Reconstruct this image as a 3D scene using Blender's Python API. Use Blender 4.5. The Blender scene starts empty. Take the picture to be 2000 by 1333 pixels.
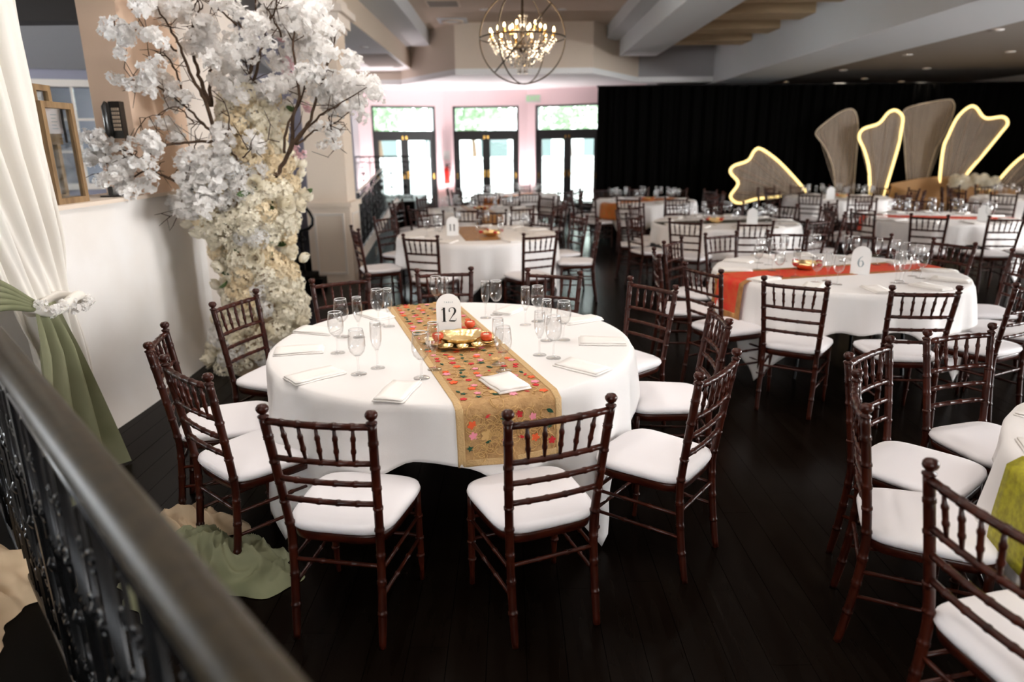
import bpy, math, random
import numpy as np
from mathutils import Vector, Matrix

# ------------------------------------------------------------------ camera, light, exposure
scn = bpy.context.scene
COL = scn.collection
PITCH, ROLL, CAMH = 0.2774, -0.0103, 1.7272
cam_d = bpy.data.cameras.new('camera'); cam = bpy.data.objects.new('camera', cam_d); COL.objects.link(cam)
cam_d.lens = 24; cam_d.sensor_width = 36; cam_d.sensor_fit = 'HORIZONTAL'; cam_d.clip_start = 0.05; cam_d.clip_end = 200
cam.matrix_world = Matrix.Translation((0, 0, CAMH)) @ Matrix.Rotation(math.pi/2-PITCH, 4, 'X') @ Matrix.Rotation(ROLL, 4, 'Z')
cam_d.dof.use_dof = True; cam_d.dof.focus_distance = 2.9; cam_d.dof.aperture_fstop = 1.6
scn.camera = cam

w = bpy.data.worlds.new('sky'); scn.world = w; w.use_nodes = True
bg = w.node_tree.nodes['Background']; bg.inputs[0].default_value = (0.93, 0.975, 1.0, 1); bg.inputs[1].default_value = 16.0

def area(name, loc, aim, sx, sy, power, color):
    l = bpy.data.lights.new(name, 'AREA'); l.shape = 'RECTANGLE'; l.size = sx; l.size_y = sy; l.energy = power; l.color = color
    o = bpy.data.objects.new(name, l); COL.objects.link(o); o.location = loc
    o.rotation_euler = (Vector(aim)-Vector(loc)).to_track_quat('-Z', 'Y').to_euler()
    return o
# added fill lights at made-up openings, out of view in the right hand wall
FILL_COL = (1.0, 0.975, 0.955)
for i, y in enumerate((1.5, 6.0)):
    area('side_fill_light', (12.4, y, 2.0), (0, y, 2.0), 3.0, 2.2, 330, FILL_COL)
scn.view_settings.view_transform = 'Standard'; scn.view_settings.look = 'None'
scn.view_settings.gamma = 1.0; scn.view_settings.exposure = 0.28; scn.view_settings.use_curve_mapping = False
scn.cycles.max_bounces = 6; scn.cycles.diffuse_bounces = 3; scn.cycles.glossy_bounces = 3; scn.cycles.transparent_max_bounces = 18; scn.cycles.sample_clamp_indirect = 6

# ------------------------------------------------------------------ helpers
rnd = random.Random(7)
FPX = 24/36*2000
def ray(u, v):
    u -= 1000; v -= 666.5
    cr, sr = math.cos(ROLL), math.sin(ROLL)
    x = u*cr+v*sr; y = -u*sr+v*cr
    c, s = math.cos(PITCH), math.sin(PITCH)
    return Vector((x, FPX*c-y*s, -FPX*s-y*c))/FPX
def atY(u, v, Y):
    d = ray(u, v); return Vector((0, 0, CAMH))+d*(Y/d.y)
def atX(u, v, X):
    d = ray(u, v); return Vector((0, 0, CAMH))+d*(X/d.x)
def atZ(u, v, z):
    d = ray(u, v); return Vector((0, 0, CAMH))+d*((z-CAMH)/d.z)

def srgb(r, g, b):
    f = lambda c: (c/255/12.92) if c/255 <= 0.04045 else ((c/255+0.055)/1.055)**2.4
    return (f(r), f(g), f(b))
MATS = {}
def mat(name, col, rough=0.5, metal=0.0, spec=0.5, noise=None, bump=None, sheen=0, coat=0, emit=None, trans=0, alpha=None, stretch=(1, 1, 1)):
    """noise = (scale, other colour, detail); bump = (scale, strength)"""
    m = bpy.data.materials.new(name); m.use_nodes = True; nt = m.node_tree; b = nt.nodes['Principled BSDF']
    b.inputs['Base Color'].default_value = (*col, 1); b.inputs['Roughness'].default_value = rough
    b.inputs['Metallic'].default_value = metal; b.inputs['Specular IOR Level'].default_value = spec
    if sheen: b.inputs['Sheen Weight'].default_value = sheen
    if coat: b.inputs['Coat Weight'].default_value = coat; b.inputs['Coat Roughness'].default_value = 0.15
    if emit: b.inputs['Emission Color'].default_value = (*emit[0], 1); b.inputs['Emission Strength'].default_value = emit[1]
    if noise or bump:
        tc = nt.nodes.new('ShaderNodeTexCoord'); mp = nt.nodes.new('ShaderNodeMapping'); mp.inputs['Scale'].default_value = stretch
        nt.links.new(tc.outputs['Object'], mp.inputs[0])
    if noise:
        n = nt.nodes.new('ShaderNodeTexNoise'); n.inputs['Scale'].default_value = noise[0]; n.inputs['Detail'].default_value = noise[2] if len(noise) > 2 else 4
        nt.links.new(mp.outputs[0], n.inputs[0])
        r = nt.nodes.new('ShaderNodeValToRGB'); r.color_ramp.elements[0].position = 0.35; r.color_ramp.elements[1].position = 0.68
        r.color_ramp.elements[0].color = (*col, 1); r.color_ramp.elements[1].color = (*noise[1], 1)
        nt.links.new(n.outputs[0], r.inputs[0]); nt.links.new(r.outputs[0], b.inputs['Base Color'])
    if bump:
        n2 = nt.nodes.new('ShaderNodeTexNoise'); n2.inputs['Scale'].default_value = bump[0]; n2.inputs['Detail'].default_value = 3
        nt.links.new(mp.outputs[0], n2.inputs[0])
        bp = nt.nodes.new('ShaderNodeBump'); bp.inputs['Strength'].default_value = bump[1]; bp.inputs['Distance'].default_value = 0.01
        nt.links.new(n2.outputs[0], bp.inputs['Height']); nt.links.new(bp.outputs[0], b.inputs['Normal'])
    if trans or alpha is not None:
        out = nt.nodes['Material Output']; mx = nt.nodes.new('ShaderNodeMixShader')
        if trans:
            t = nt.nodes.new('ShaderNodeBsdfTranslucent'); t.inputs[0].default_value = (*col, 1); mx.inputs[0].default_value = trans
            nt.links.new(b.outputs[0], mx.inputs[1]); nt.links.new(t.outputs[0], mx.inputs[2])
        else:
            t = nt.nodes.new('ShaderNodeBsdfTransparent'); mx.inputs[0].default_value = alpha
            nt.links.new(t.outputs[0], mx.inputs[1]); nt.links.new(b.outputs[0], mx.inputs[2])
        nt.links.new(mx.outputs[0], out.inputs[0])
    MATS[name] = m
    return m
def glass_mat(name, tint=(0.96, 0.98, 0.98), base=0.035, edge=0.6, power=3.0):
    m = bpy.data.materials.new(name); m.use_nodes = True; nt = m.node_tree; nt.nodes.remove(nt.nodes['Principled BSDF'])
    out = nt.nodes['Material Output']; mx = nt.nodes.new('ShaderNodeMixShader')
    t = nt.nodes.new('ShaderNodeBsdfTransparent'); t.inputs[0].default_value = (*tint, 1)
    g = nt.nodes.new('ShaderNodeBsdfGlossy'); g.inputs['Roughness'].default_value = 0.04
    lw = nt.nodes.new('ShaderNodeLayerWeight'); lw.inputs[0].default_value = 0.5
    pw = nt.nodes.new('ShaderNodeMath'); pw.operation = 'POWER'; pw.inputs[1].default_value = power; nt.links.new(lw.outputs['Facing'], pw.inputs[0])
    ml = nt.nodes.new('ShaderNodeMath'); ml.operation = 'MULTIPLY_ADD'; ml.inputs[1].default_value = edge; ml.inputs[2].default_value = base; nt.links.new(pw.outputs[0], ml.inputs[0])
    nt.links.new(ml.outputs[0], mx.inputs[0]); nt.links.new(t.outputs[0], mx.inputs[1]); nt.links.new(g.outputs[0], mx.inputs[2])
    nt.links.new(mx.outputs[0], out.inputs[0]); MATS[name] = m
    return m

class MB:
    def __init__(s): s.v = []; s.f = []
    def add(s, vs, fs):
        o = len(s.v); s.v += [tuple(p) for p in vs]; s.f += [tuple(i+o for i in f) for f in fs]; return s
    def box(s, x0, x1, y0, y1, z0, z1):
        return s.add([(x0,y0,z0),(x1,y0,z0),(x1,y1,z0),(x0,y1,z0),(x0,y0,z1),(x1,y0,z1),(x1,y1,z1),(x0,y1,z1)],
                     [(0,3,2,1),(4,5,6,7),(0,1,5,4),(1,2,6,5),(2,3,7,6),(3,0,4,7)])
    def cbox(s, c, sx, sy, sz): return s.box(c[0]-sx/2, c[0]+sx/2, c[1]-sy/2, c[1]+sy/2, c[2]-sz/2, c[2]+sz/2)
    def obox(s, a, b, th, z0, z1):
        """upright slab standing on the line a-b, thickness th to its left side"""
        a = Vector((a[0], a[1])); b = Vector((b[0], b[1])); d = (b-a).normalized(); n = Vector((-d.y, d.x))*th
        p = [a, b, b+n, a+n]
        return s.add([(q.x, q.y, z0) for q in p]+[(q.x, q.y, z1) for q in p], [(0,3,2,1),(4,5,6,7),(0,1,5,4),(1,2,6,5),(2,3,7,6),(3,0,4,7)])
    def prism(s, pts, z0, z1):
        n = len(pts)
        return s.add([(x, y, z0) for x, y in pts]+[(x, y, z1) for x, y in pts],
                     [tuple(range(n))[::-1], tuple(range(n, 2*n))]+[(i, (i+1) % n, (i+1) % n+n, i+n) for i in range(n)])
    def tube(s, pts, rad, seg=8, closed=False, caps=True):
        pts = [Vector(p) for p in pts]; n = len(pts)
        if not hasattr(rad, '__len__'): rad = [rad]*n
        up = None; vs = []
        for i, p in enumerate(pts):
            if closed: t = (pts[(i+1) % n]-pts[i-1])
            else: t = pts[min(i+1, n-1)]-pts[max(i-1, 0)]
            if t.length < 1e-9: t = Vector((0, 0, 1))
            t.normalize()
            if up is None:
                a = Vector((0, 0, 1)) if abs(t.z) < 0.9 else Vector((1, 0, 0)); up = (a-t*a.dot(t)).normalized()
            else:
                up = up-t*up.dot(t)
                up = up.normalized() if up.length > 1e-6 else t.orthogonal().normalized()
            sd = t.cross(up)
            for k in range(seg):
                an = 2*math.pi*k/seg; vs.append(p+(up*math.cos(an)+sd*math.sin(an))*rad[i])
        fs = []
        for i in range(n if closed else n-1):
            j = (i+1) % n
            for k in range(seg):
                k2 = (k+1) % seg; fs.append((i*seg+k, i*seg+k2, j*seg+k2, j*seg+k))
        if caps and not closed: fs += [tuple(range(seg))[::-1], tuple(range((n-1)*seg, n*seg))]
        return s.add(vs, fs)
    def lathe(s, prof, seg=16, o=(0, 0, 0), axis=None):
        M = Vector((0, 0, 1)).rotation_difference(Vector(axis)).to_matrix() if axis is not None else Matrix.Identity(3)
        o = Vector(o); vs = []; n = len(prof)
        for r, z in prof:
            for k in range(seg):
                an = 2*math.pi*k/seg; vs.append(o+M @ Vector((r*math.cos(an), r*math.sin(an), z)))
        fs = [(i*seg+k, i*seg+(k+1) % seg, (i+1)*seg+(k+1) % seg, (i+1)*seg+k) for i in range(n-1) for k in range(seg)]
        if prof[0][0] > 1e-6: fs.append(tuple(range(seg))[::-1])
        if prof[-1][0] > 1e-6: fs.append(tuple(range((n-1)*seg, n*seg)))
        return s.add(vs, fs)
    def grid(s, fn, nu, nv, closed_u=False):
        vs = [fn(i/(nu if closed_u else nu-1), j/(nv-1)) for j in range(nv) for i in range(nu)]
        fs = []
        for j in range(nv-1):
            for i in range(nu if closed_u else nu-1):
                i2 = (i+1) % nu; fs.append((j*nu+i, j*nu+i2, (j+1)*nu+i2, (j+1)*nu+i))
        return s.add(vs, fs)
    def mesh(s, name, m, smooth=False):
        me = bpy.data.meshes.new(name); me.from_pydata(s.v, [], s.f)
        me.materials.append(MATS[m] if isinstance(m, str) else m)
        if smooth: me.polygons.foreach_set('use_smooth', [True]*len(me.polygons))
        me.update(); return me
    def build(s, name, m, parent=None, smooth=False, sharp=None):
        me = s.mesh(name, m, smooth)
        if smooth and sharp: me.set_sharp_from_angle(angle=math.radians(sharp))
        return link(name, me, parent)
def link(name, me, parent=None, loc=None, rot=None):
    o = bpy.data.objects.new(name, me); COL.objects.link(o)
    if parent: o.parent = parent
    if loc is not None: o.location = loc
    if rot is not None: o.rotation_euler = rot
    return o
def empty(name, loc=(0, 0, 0), rz=0):
    o = bpy.data.objects.new(name, None); COL.objects.link(o); o.location = loc; o.rotation_euler = (0, 0, rz); o.empty_display_size = 0.1
    return o
def tag(o, label, cat, group=None):
    o['label'] = label; o['category'] = cat
    if group: o['group'] = group
    return o
def struct(o, label=None):
    o['kind'] = 'structure'
    if label: o['label'] = label
    return o
def copy_tree(o, parent=None):
    c = o.copy(); COL.objects.link(c); c.parent = parent
    for ch in o.children: copy_tree(ch, c)
    return c

# ------------------------------------------------------------------ materials
mat('floor_wood', (0.0034, 0.0017, 0.0009), 0.24, spec=0.04, noise=(3, (0.006, 0.004, 0.0028), 6), stretch=(6, .6, 1))
mat('platform_black', (0.0025, 0.0018, 0.0013), 0.5, spec=0.05)
mat('plaster_white', srgb(237, 233, 230), 0.9, spec=0.2, noise=(1.6, srgb(228, 221, 214), 3), bump=(5, 0.35))
mat('plaster_peach', srgb(226, 196, 172), 0.9, spec=0.2)
mat('paint_white', srgb(222, 212, 203), 0.75, spec=0.3)
mat('paint_cream', srgb(224, 207, 190), 0.75, spec=0.3)
mat('wall_uplit_pink', srgb(238, 214, 216), 0.8, spec=0.3)  # pink cast of the bay uplights put into the wall colour
mat('paint_grey', srgb(172, 170, 172), 0.85, spec=0.2)
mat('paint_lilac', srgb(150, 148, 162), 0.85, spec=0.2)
mat('ceiling_beige', srgb(208, 190, 172), 0.9, spec=0.2)
mat('ceiling_grey', srgb(216, 218, 220), 0.9, spec=0.2)
mat('ceiling_white', srgb(244, 243, 242), 0.9, spec=0.2)
mat('ceiling_dark', srgb(158, 148, 140), 0.9, spec=0.2)
mat('joist_wood', srgb(206, 182, 148), 0.8, spec=0.2, noise=(2, srgb(190, 164, 130), 4), stretch=(.5, 5, 5))
mat('beam_dark', srgb(38, 30, 26), 0.8)
mat('black_frame', (0.010, 0.010, 0.010), 0.4)
mat('iron', (0.012, 0.012, 0.013), 0.27, metal=0.6, spec=0.5)
mat('rail_wood', srgb(52, 43, 28), 0.45, spec=0.2, noise=(4, srgb(40, 33, 22), 4), stretch=(8, 8, .7))
mat('mahogany', (0.052, 0.0090, 0.0036), 0.30, spec=0.30, noise=(14, (0.022, 0.0042, 0.0020), 5), stretch=(1, 1, .4))
mat('cushion', srgb(240, 236, 238), 0.85, spec=0.2, bump=(500, 0.05))
mat('linen', srgb(242, 238, 236), 0.9, spec=0.15, bump=(350, 0.10))
mat('napkin', srgb(248, 243, 238), 0.9, spec=0.15, bump=(250, 0.1))
mat('card', srgb(250, 249, 248), 0.6)
mat('ink', (0.004, 0.005, 0.006), 0.6)
mat('ink_pale', srgb(150, 165, 172), 0.6)
mat('brass', srgb(226, 178, 98), 0.22, metal=1.0)
mat('gold', srgb(238, 208, 152), 0.28, metal=1.0, bump=(60, 0.12))
mat('diya_orange', srgb(206, 78, 38), 0.45)
mat('candle_red', srgb(190, 40, 36), 0.5)
mat('wax', srgb(240, 226, 200), 0.5)
mat('cloth_gold', srgb(172, 132, 86), 0.6, spec=0.3, noise=(30, srgb(198, 158, 108), 5), bump=(70, 0.6))
mat('trim_gold', srgb(204, 168, 116), 0.4, spec=0.5, bump=(120, 0.5))
mat('thread_red', srgb(206, 34, 44), 0.7); mat('thread_orange', srgb(240, 96, 44), 0.7)
mat('thread_pink', srgb(244, 150, 170), 0.7); mat('thread_green', srgb(16, 74, 52), 0.7); mat('thread_gold', srgb(214, 172, 110), 0.5)
mat('cloth_red', srgb(216, 48, 38), 0.55, spec=0.3, noise=(16, srgb(214, 92, 52), 5))
mat('cloth_brown', srgb(176, 126, 70), 0.6, noise=(24, srgb(150, 100, 54), 4))
mat('cloth_orange', srgb(214, 112, 40), 0.6, noise=(20, srgb(196, 130, 50), 4))
mat('cloth_olive', srgb(176, 168, 26), 0.6, noise=(45, srgb(140, 132, 18), 5))
mat('cloth_dark', srgb(60, 54, 38), 0.6)
mat('curtain_cream', srgb(248, 243, 235), 0.85, spec=0.15, trans=0.25)
mat('cloth_cream', srgb(206, 182, 152), 0.85, spec=0.15, trans=0.15)
mat('cloth_sage', srgb(146, 146, 118), 0.75, spec=0.2, trans=0.15, noise=(3, srgb(122, 124, 94), 3))
mat('drape_black', (0.0016, 0.0014, 0.0012), 0.95, spec=0.05)
mat('petal_white', srgb(254, 252, 250), 0.8, spec=0.15, trans=0.5)
mat('petal_ivory', srgb(253, 246, 228), 0.8, spec=0.15, trans=0.3)
mat('petal_cream', srgb(251, 235, 204), 0.8, spec=0.15, trans=0.3)
mat('petal_pink', srgb(248, 216, 222), 0.8, spec=0.15, trans=0.35)
mat('leaf', srgb(70, 92, 48), 0.6, trans=0.2)
mat('bark', srgb(82, 64, 50), 0.9, spec=0.2, noise=(20, srgb(58, 44, 34), 4), bump=(60, 0.4))
mat('weathered_wood', srgb(150, 120, 84), 0.75, noise=(6, srgb(112, 86, 58), 5), stretch=(4, 4, .6))
mat('phone_black', (0.012, 0.011, 0.010), 0.3, coat=0.3)
mat('phone_key', srgb(190, 170, 150), 0.5)
mat('paper', srgb(238, 224, 220), 0.8)
mat('plastic_white', srgb(225, 222, 218), 0.5)
mat('extinguisher_red', srgb(214, 40, 30), 0.35)
mat('panel_gauze', srgb(176, 156, 136), 0.6, alpha=0.45)
mat('rib_gauze', srgb(176, 158, 138), 0.6, alpha=0.6)
mat('led', srgb(255, 214, 130), 0.5, emit=(srgb(255, 226, 150), 1.4))
mat('rib_metal', srgb(190, 172, 148), 0.4, metal=0.6)
mat('sofa_tan', srgb(182, 140, 96), 0.75)
mat('lamp_lens', srgb(255, 236, 210), 0.5, emit=(srgb(255, 226, 190), 22))
mat('lamp_off', srgb(200, 190, 180), 0.5)
mat('bulb', srgb(255, 236, 200), 0.5, emit=(srgb(255, 214, 150), 14))
mat('bronze', srgb(70, 60, 50), 0.4, metal=0.8)
mat('exit_green', srgb(120, 190, 130), 0.5, emit=(srgb(150, 220, 150), 0.6))
mat('patio', srgb(225, 225, 222), 0.9); mat('house_white', srgb(238, 240, 240), 0.9); mat('house_glass', srgb(60, 72, 72), 0.5)
mat('foliage', srgb(120, 140, 112), 0.8, trans=0.3); mat('trunk', srgb(90, 70, 55), 0.9)
glass_mat('glass', (.984, .986, .986), base=.05, edge=.75, power=3.0); mat('glass_rim', srgb(248, 248, 248), 0.15, alpha=0.85); glass_mat('crystal', (0.97, 0.98, 1.0), base=.35, edge=.6, power=1.3); glass_mat('pane', (0.94, 0.98, 0.97), base=.03, edge=.5, power=4)
glass_mat('lantern_glass', (0.95, 0.97, 0.98), base=.05, edge=.6, power=2.5)

# ------------------------------------------------------------------ the room
def st(name, mb, m, label=None, parent=None, smooth=False, sharp=None):
    o = mb.build(name, m, parent, smooth, sharp)
    if parent is None: struct(o, label)
    return o
floor = st('floor', MB().box(-9, 13, -5, 23, -0.10, -0.012), 'platform_black', 'dark wooden plank floor of the hall')
fb = MB(); r2 = random.Random(3)
x = -2.9
while x < 11.5:
    y = -0.5-r2.random()*1.6
    while y < 19.8:
        L = 1.2+r2.random()*1.2; y1 = y+L; dz = [(-r2.random()*0.0005) for _ in range(2)]
        fb.add([(x+.0006, y+.0006, -.012), (x+.1394, y+.0006, -.012), (x+.1394, y1, -.012), (x+.0006, y1, -.012),
                (x+.0012, y+.0012, dz[0]), (x+.1388, y+.0012, dz[1]), (x+.1388, y1-.0006, dz[1]), (x+.0012, y1-.0006, dz[0])],
               [(4,5,6,7),(0,1,5,4),(1,2,6,5),(2,3,7,6),(3,0,4,7)])
        y = y1
    x += .14
fbo = fb.build('floorboards', 'floor_wood', floor); fbo['kind'] = 'stuff'

# shell out of view: closes the hall so that only its real and added openings let the day in
st('wall_back', MB().box(-9, -2.4, -5.1, -4.95, 0, 4.4).box(1.0, 13, -5.1, -4.95, 0, 4.4).box(-2.4, 1.0, -5.1, -4.95, 0, 2.1).box(-2.4, 1.0, -5.1, -4.95, 3.3, 4.4), 'paint_white', 'white wall behind the viewer with one high opening added for fill light')  # unseen high opening added to let sky light fill from the camera side
st('wall_right', MB().box(12.5, 12.65, -5, 0, 0, 4.4).box(12.5, 12.65, 3.0, 4.5, 0, 4.4).box(12.5, 12.65, 7.5, 23, 0, 4.4).box(12.5, 12.65, 0, 3, 0, .8).box(12.5, 12.65, 4.5, 7.5, 0, .8).box(12.5, 12.65, 0, 3, 3.2, 4.4).box(12.5, 12.65, 4.5, 7.5, 3.2, 4.4), 'paint_cream', 'pale wall at the far right of the hall')  # its unseen openings are added to light the hall from the right
st('wall_outer_left', MB().box(-9.1, -8.95, -5, 3.0, 0, 4.4).box(-9.1, -8.95, 6.6, 23, 0, 4.4).box(-9.1, -8.95, 3.0, 6.6, 0, .9).box(-9.1, -8.95, 3.0, 6.6, 2.7, 4.4), 'paint_lilac', 'grey wall of the side room')  # unseen opening added to brighten the side room
st('wall_far', MB().box(4.2, 12.6, 22.8, 22.95, 0, 4.4), 'paint_cream', 'pale far wall behind the black drape')

# ceiling
st('ceiling', MB().box(-9, 13, -5, 23, 4.2, 4.4), 'ceiling_beige', 'beige main ceiling above the chandelier')
st('ceiling_soffit', MB().box(-4.2, -2.3, 7.0, 17.5, 3.5, 4.2), 'ceiling_white', 'white lowered soffit along the left side with small spotlights')
st('trim_1', MB().box(-2.3, -1.75, 2, 16.4, 3.9, 4.2), 'ceiling_grey', 'grey stepped ceiling edge left of the chandelier')
st('trim_2', MB().box(-2.31, -2.29, 7, 17.45, 3.502, 3.9), 'ceiling_beige', 'beige side face of the lowered soffit')
st('trim_3', MB().box(2.1, 2.4, 2, 16.2, 3.95, 4.2), 'ceiling_grey', 'grey step beside the big ceiling beam')
st('trim_4', MB().box(2.4, 3.2, 2, 16.0, 3.6, 4.2), 'ceiling_grey', 'wide grey ceiling beam right of the chandelier')
st('trim_5', MB().box(4.9, 6.3, 2, 21, 3.15, 4.2), 'ceiling_grey', 'broad grey beam at the right ending above the black drape')
for i, y in enumerate((4.6, 6.0, 7.45, 8.9, 10.4, 11.9, 13.4, 14.9)):
    o = struct(MB().box(3.2, 4.9, y, y+0.62, 3.72+.004*i, 4.2).build('ceiling_joist', 'joist_wood'))
    o['label'] = 'tan wooden ceiling joist between two grey beams'
st('ceiling_right', MB().box(6.3, 12.6, -5, 22.8, 3.3, 4.2), 'ceiling_dark', 'lower grey brown ceiling at the right with lit downlights')
st('wall_end', MB().box(3.1, 6.4, 17.5, 17.6, 3.31, 4.2), 'paint_grey', 'grey end wall above the black drape')

# bay with three pairs of glass doors
A22 = math.radians(22)
ML, MR = Vector((-1.76, 19.2)), Vector((0.47, 19.2))
LL = ML+Vector((-math.cos(A22), -math.sin(A22)))*2.28
RR = MR+Vector((math.cos(A22), -math.sin(A22)))*3.4
LL2 = Vector((-4.05, 16.0))
BAYH, DOORH, TRH = 3.19, 2.06, 2.78
def bay_wall(name, a, b, s0, s1, label):
    """wall on a-b with one opening between s0 and s1 (metres from a)"""
    d = (b-a).normalized(); m = MB()
    m.obox(a, a+d*s0, 0.22, 0, BAYH); m.obox(a+d*s1, b, 0.22, 0, BAYH); m.obox(a+d*s0, a+d*s1, 0.22, TRH, BAYH)
    return st(name, m, 'wall_uplit_pink', label)
def glass_door(n, a, b, s0, s1, label):
    d3 = Vector(((b-a).normalized().x, (b-a).normalized().y, 0)); nrm = Vector((-d3.y, d3.x, 0)); o3 = Vector((a.x, a.y, 0))+d3*s0
    root = empty('door_%d' % n, o3, math.atan2(d3.y, d3.x)); struct(root, label); W = s1-s0
    fr = MB().box(0, .06, .02, .16, 0, TRH).box(W-.06, W, .02, .16, 0, TRH).box(0, W, .02, .16, TRH-.05, TRH).box(0, W, .02, .16, DOORH-.02, DOORH+.10)
    fr.build('door_frame', 'black_frame', root)
    MB().box(.06, W-.06, .085, .095, DOORH+.1, TRH-.05).build('transom_pane', 'pane', root)
    for k in range(2):
        x0 = .06+k*(W-.12)/2; x1 = x0+(W-.12)/2
        f = MB().box(x0, x0+.105, .05, .1, 0, DOORH-.02).box(x1-.105, x1, .05, .1, 0, DOORH-.02).box(x0+.105, x1-.105, .05, .1, 0, .26).box(x0+.105, x1-.105, .05, .1, DOORH-.15, DOORH-.02)
        leaf = f.build('door_leaf', 'black_frame', root)
        MB().box(x0+.105, x1-.105, .07, .08, .26, DOORH-.15).build('pane', 'pane', leaf)
        hx = x1-.05 if k == 0 else x0+.05
        MB().tube([(hx, .05, 1.02), (hx, .0, 1.02)], .012).tube([(hx, 0, 1.02), (hx-.11*(1 if k == 0 else -1), 0, 1.02)], .011).box(hx-.022, hx+.022, .035, .05, .93, 1.12).build('handle', 'brass', leaf)
        MB().box(hx-.02, hx+.02, .03, .05, DOORH-.12, DOORH-.04).build('latch', 'brass', leaf)
        MB().box((x0 if k == 0 else x1-.04), (x0+.04 if k == 0 else x1), .04, .05, .9, 1.05).build('hinge', 'brass', leaf)
    return root
bay_wall('wall_bay_middle', ML, MR, .235, 2.0, 'pinkish wall around the middle glass doors')
glass_door(1, ML, MR, .235, 2.0, 'black framed glass double door in the middle of the bay')
bay_wall('wall_bay_left', LL, ML, .34, 2.04, 'pinkish wall around the left glass doors')
glass_door(2, LL, ML, .34, 2.04, 'black framed glass double door behind the ramp railing')
bay_wall('wall_bay_right', MR, RR, .23, 2.0, 'pinkish wall around the right glass doors')
glass_door(3, MR, RR, .23, 2.0, 'black framed glass double door beside the black drape')
st('wall_bay_return', MB().obox(LL2, LL, .22, 0, 3.5), 'paint_grey', 'grey return wall left of the glass doors')
st('wall_right_return', MB().obox(RR, (RR.x+.6, 22.8), .22, 0, 4.2), 'paint_grey', 'grey wall behind the black drape')
up = [(-4.6, 17.5), (-2.6, 17.5), (-1.13, 15.3), (1.75, 15.3), (3.1, 17.5)]
um = MB()
for a, b in zip(up[:-1], up[1:]): um.obox(a, b, .15, BAYH+.12, 4.2)
st('wall_upper', um, 'paint_cream', 'beige wall band above the bay behind the chandelier')
st('ceiling_bay', MB().prism([(-4.6, 17.5), (-2.6, 17.5), (-1.13, 15.3), (1.75, 15.3), (3.1, 17.5), (6.2, 17.5), (6.2, 20), (-4.6, 20)], BAYH, BAYH+.12), 'ceiling_white', 'white low ceiling in front of the glass doors')

# left side: half wall with ledge, piers, side room
def halfwall(u, v):
    y = 2.9+u*3.05; z = v*1.40
    fl = 0.05*max(0, 1-z/.25)**2
    return (-2.60+fl+.012*math.sin(3.1*y+1.7*z)*(.4+.6*(1-v))+ (0.10*max(0, (y-5.35)/.6)**2*-1 if y > 5.35 else 0), y, z)
hw = MB().grid(halfwall, 40, 24); hw.box(-3.0, -2.66, 2.9, 5.95, 0, 1.40)
st('wall_half', hw, 'plaster_white', 'low white plaster wall under the lantern ledge', smooth=True, sharp=50)
st('trim_6', MB().box(-3.02, -2.585, 2.9, 6.0, 1.40, 1.425), 'paint_cream', 'pale ledge on top of the low plaster wall')
st('wall_pier_white', MB().box(-2.86, -2.605, 5.78, 7.0, 1.43, 4.2).box(-2.86, -2.66, 5.95, 7.0, 0, 1.43), 'paint_white', 'white pier end behind the flower tree')
st('wall_pier', MB().box(-2.86, -2.60, 4.95, 5.78, 1.425, 4.2), 'plaster_peach', 'peach coloured pier behind the flower tree')
st('wall_stub', MB().box(-2.75, -2.50, 6.35, 6.75, 0, 4.2), 'paint_white', 'narrow white pilaster behind the flower column')
# side room with a window, sloped ceiling and dark beams
aw = Vector((-9.0, 8.6)); bw2 = Vector((-3.6, 10.4)); dd = (bw2-aw).normalized()
def side_wall():
    m = MB(); L = (bw2-aw).length
    s0, s1 = 3.0, 4.0
    m.obox(aw, aw+dd*s0, .2, 0, 3.3); m.obox(aw+dd*s1, bw2, .2, 0, 3.3); m.obox(aw+dd*s0, aw+dd*s1, .2, 0, 1.30); m.obox(aw+dd*s0, aw+dd*s1, .2, 2.55, 3.3)
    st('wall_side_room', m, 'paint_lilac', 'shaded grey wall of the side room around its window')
    root = empty('window_1', (aw+dd*s0).to_3d(), math.atan2(dd.y, dd.x)); struct(root, 'white sash window of the side room behind the lantern')
    W = s1-s0
    MB().box(-.09, 0, -.04, .06, 1.22, 2.64).box(W, W+.09, -.04, .06, 1.22, 2.64).box(0, W, -.04, .06, 2.55, 2.64).box(-.12, W+.12, -.08, .06, 1.22, 1.30).build('window_frame', 'paint_white', root)
    g = MB()
    for k in (1, 2): g.box(W*k/3-.015, W*k/3+.015, .06, .1, 1.3, 2.55)
    for z in (1.72, 2.14): g.box(0, W, .06, .1, z-.015, z+.015)
    g.build('muntin', 'paint_white', root)
    for i in range(3):
        for j in range(3):
            MB().box(W*i/3+.016, W*(i+1)/3-.016, .075, .082, 1.3+.42*j, 1.3+.42*(j+1)-.02).build('pane', 'pane', root)
side_wall()
sl = MB().add([(-9, 8.4, 2.75), (-3.3, 10.3, 2.75), (-3.3, 6.2, 3.4), (-9, 5.0, 3.4), (-9, 8.4, 2.85), (-3.3, 10.3, 2.85), (-3.3, 6.2, 3.5), (-9, 5, 3.5)], [(0,1,2,3),(4,7,6,5),(0,4,5,1),(1,5,6,2),(2,6,7,3),(3,7,4,0)])
st('ceiling_side_room', sl, 'paint_grey', 'sloping grey ceiling of the side room')
for i, (y, z) in enumerate(((7.1, 2.93), (5.6, 2.90))):
    o = struct(MB().box(-9, -3.3, y, y+.28, z, z+.3).build('ceiling_beam', 'beam_dark')); o['label'] = ('dark wooden beam of the side room, farther one', 'dark wooden beam of the side room, nearer one')[i]
st('ceiling_side_dark', MB().box(-9, -3.02, -5, 6.6, 3.42, 3.5), 'beam_dark', 'dark ceiling of the side room')
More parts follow.
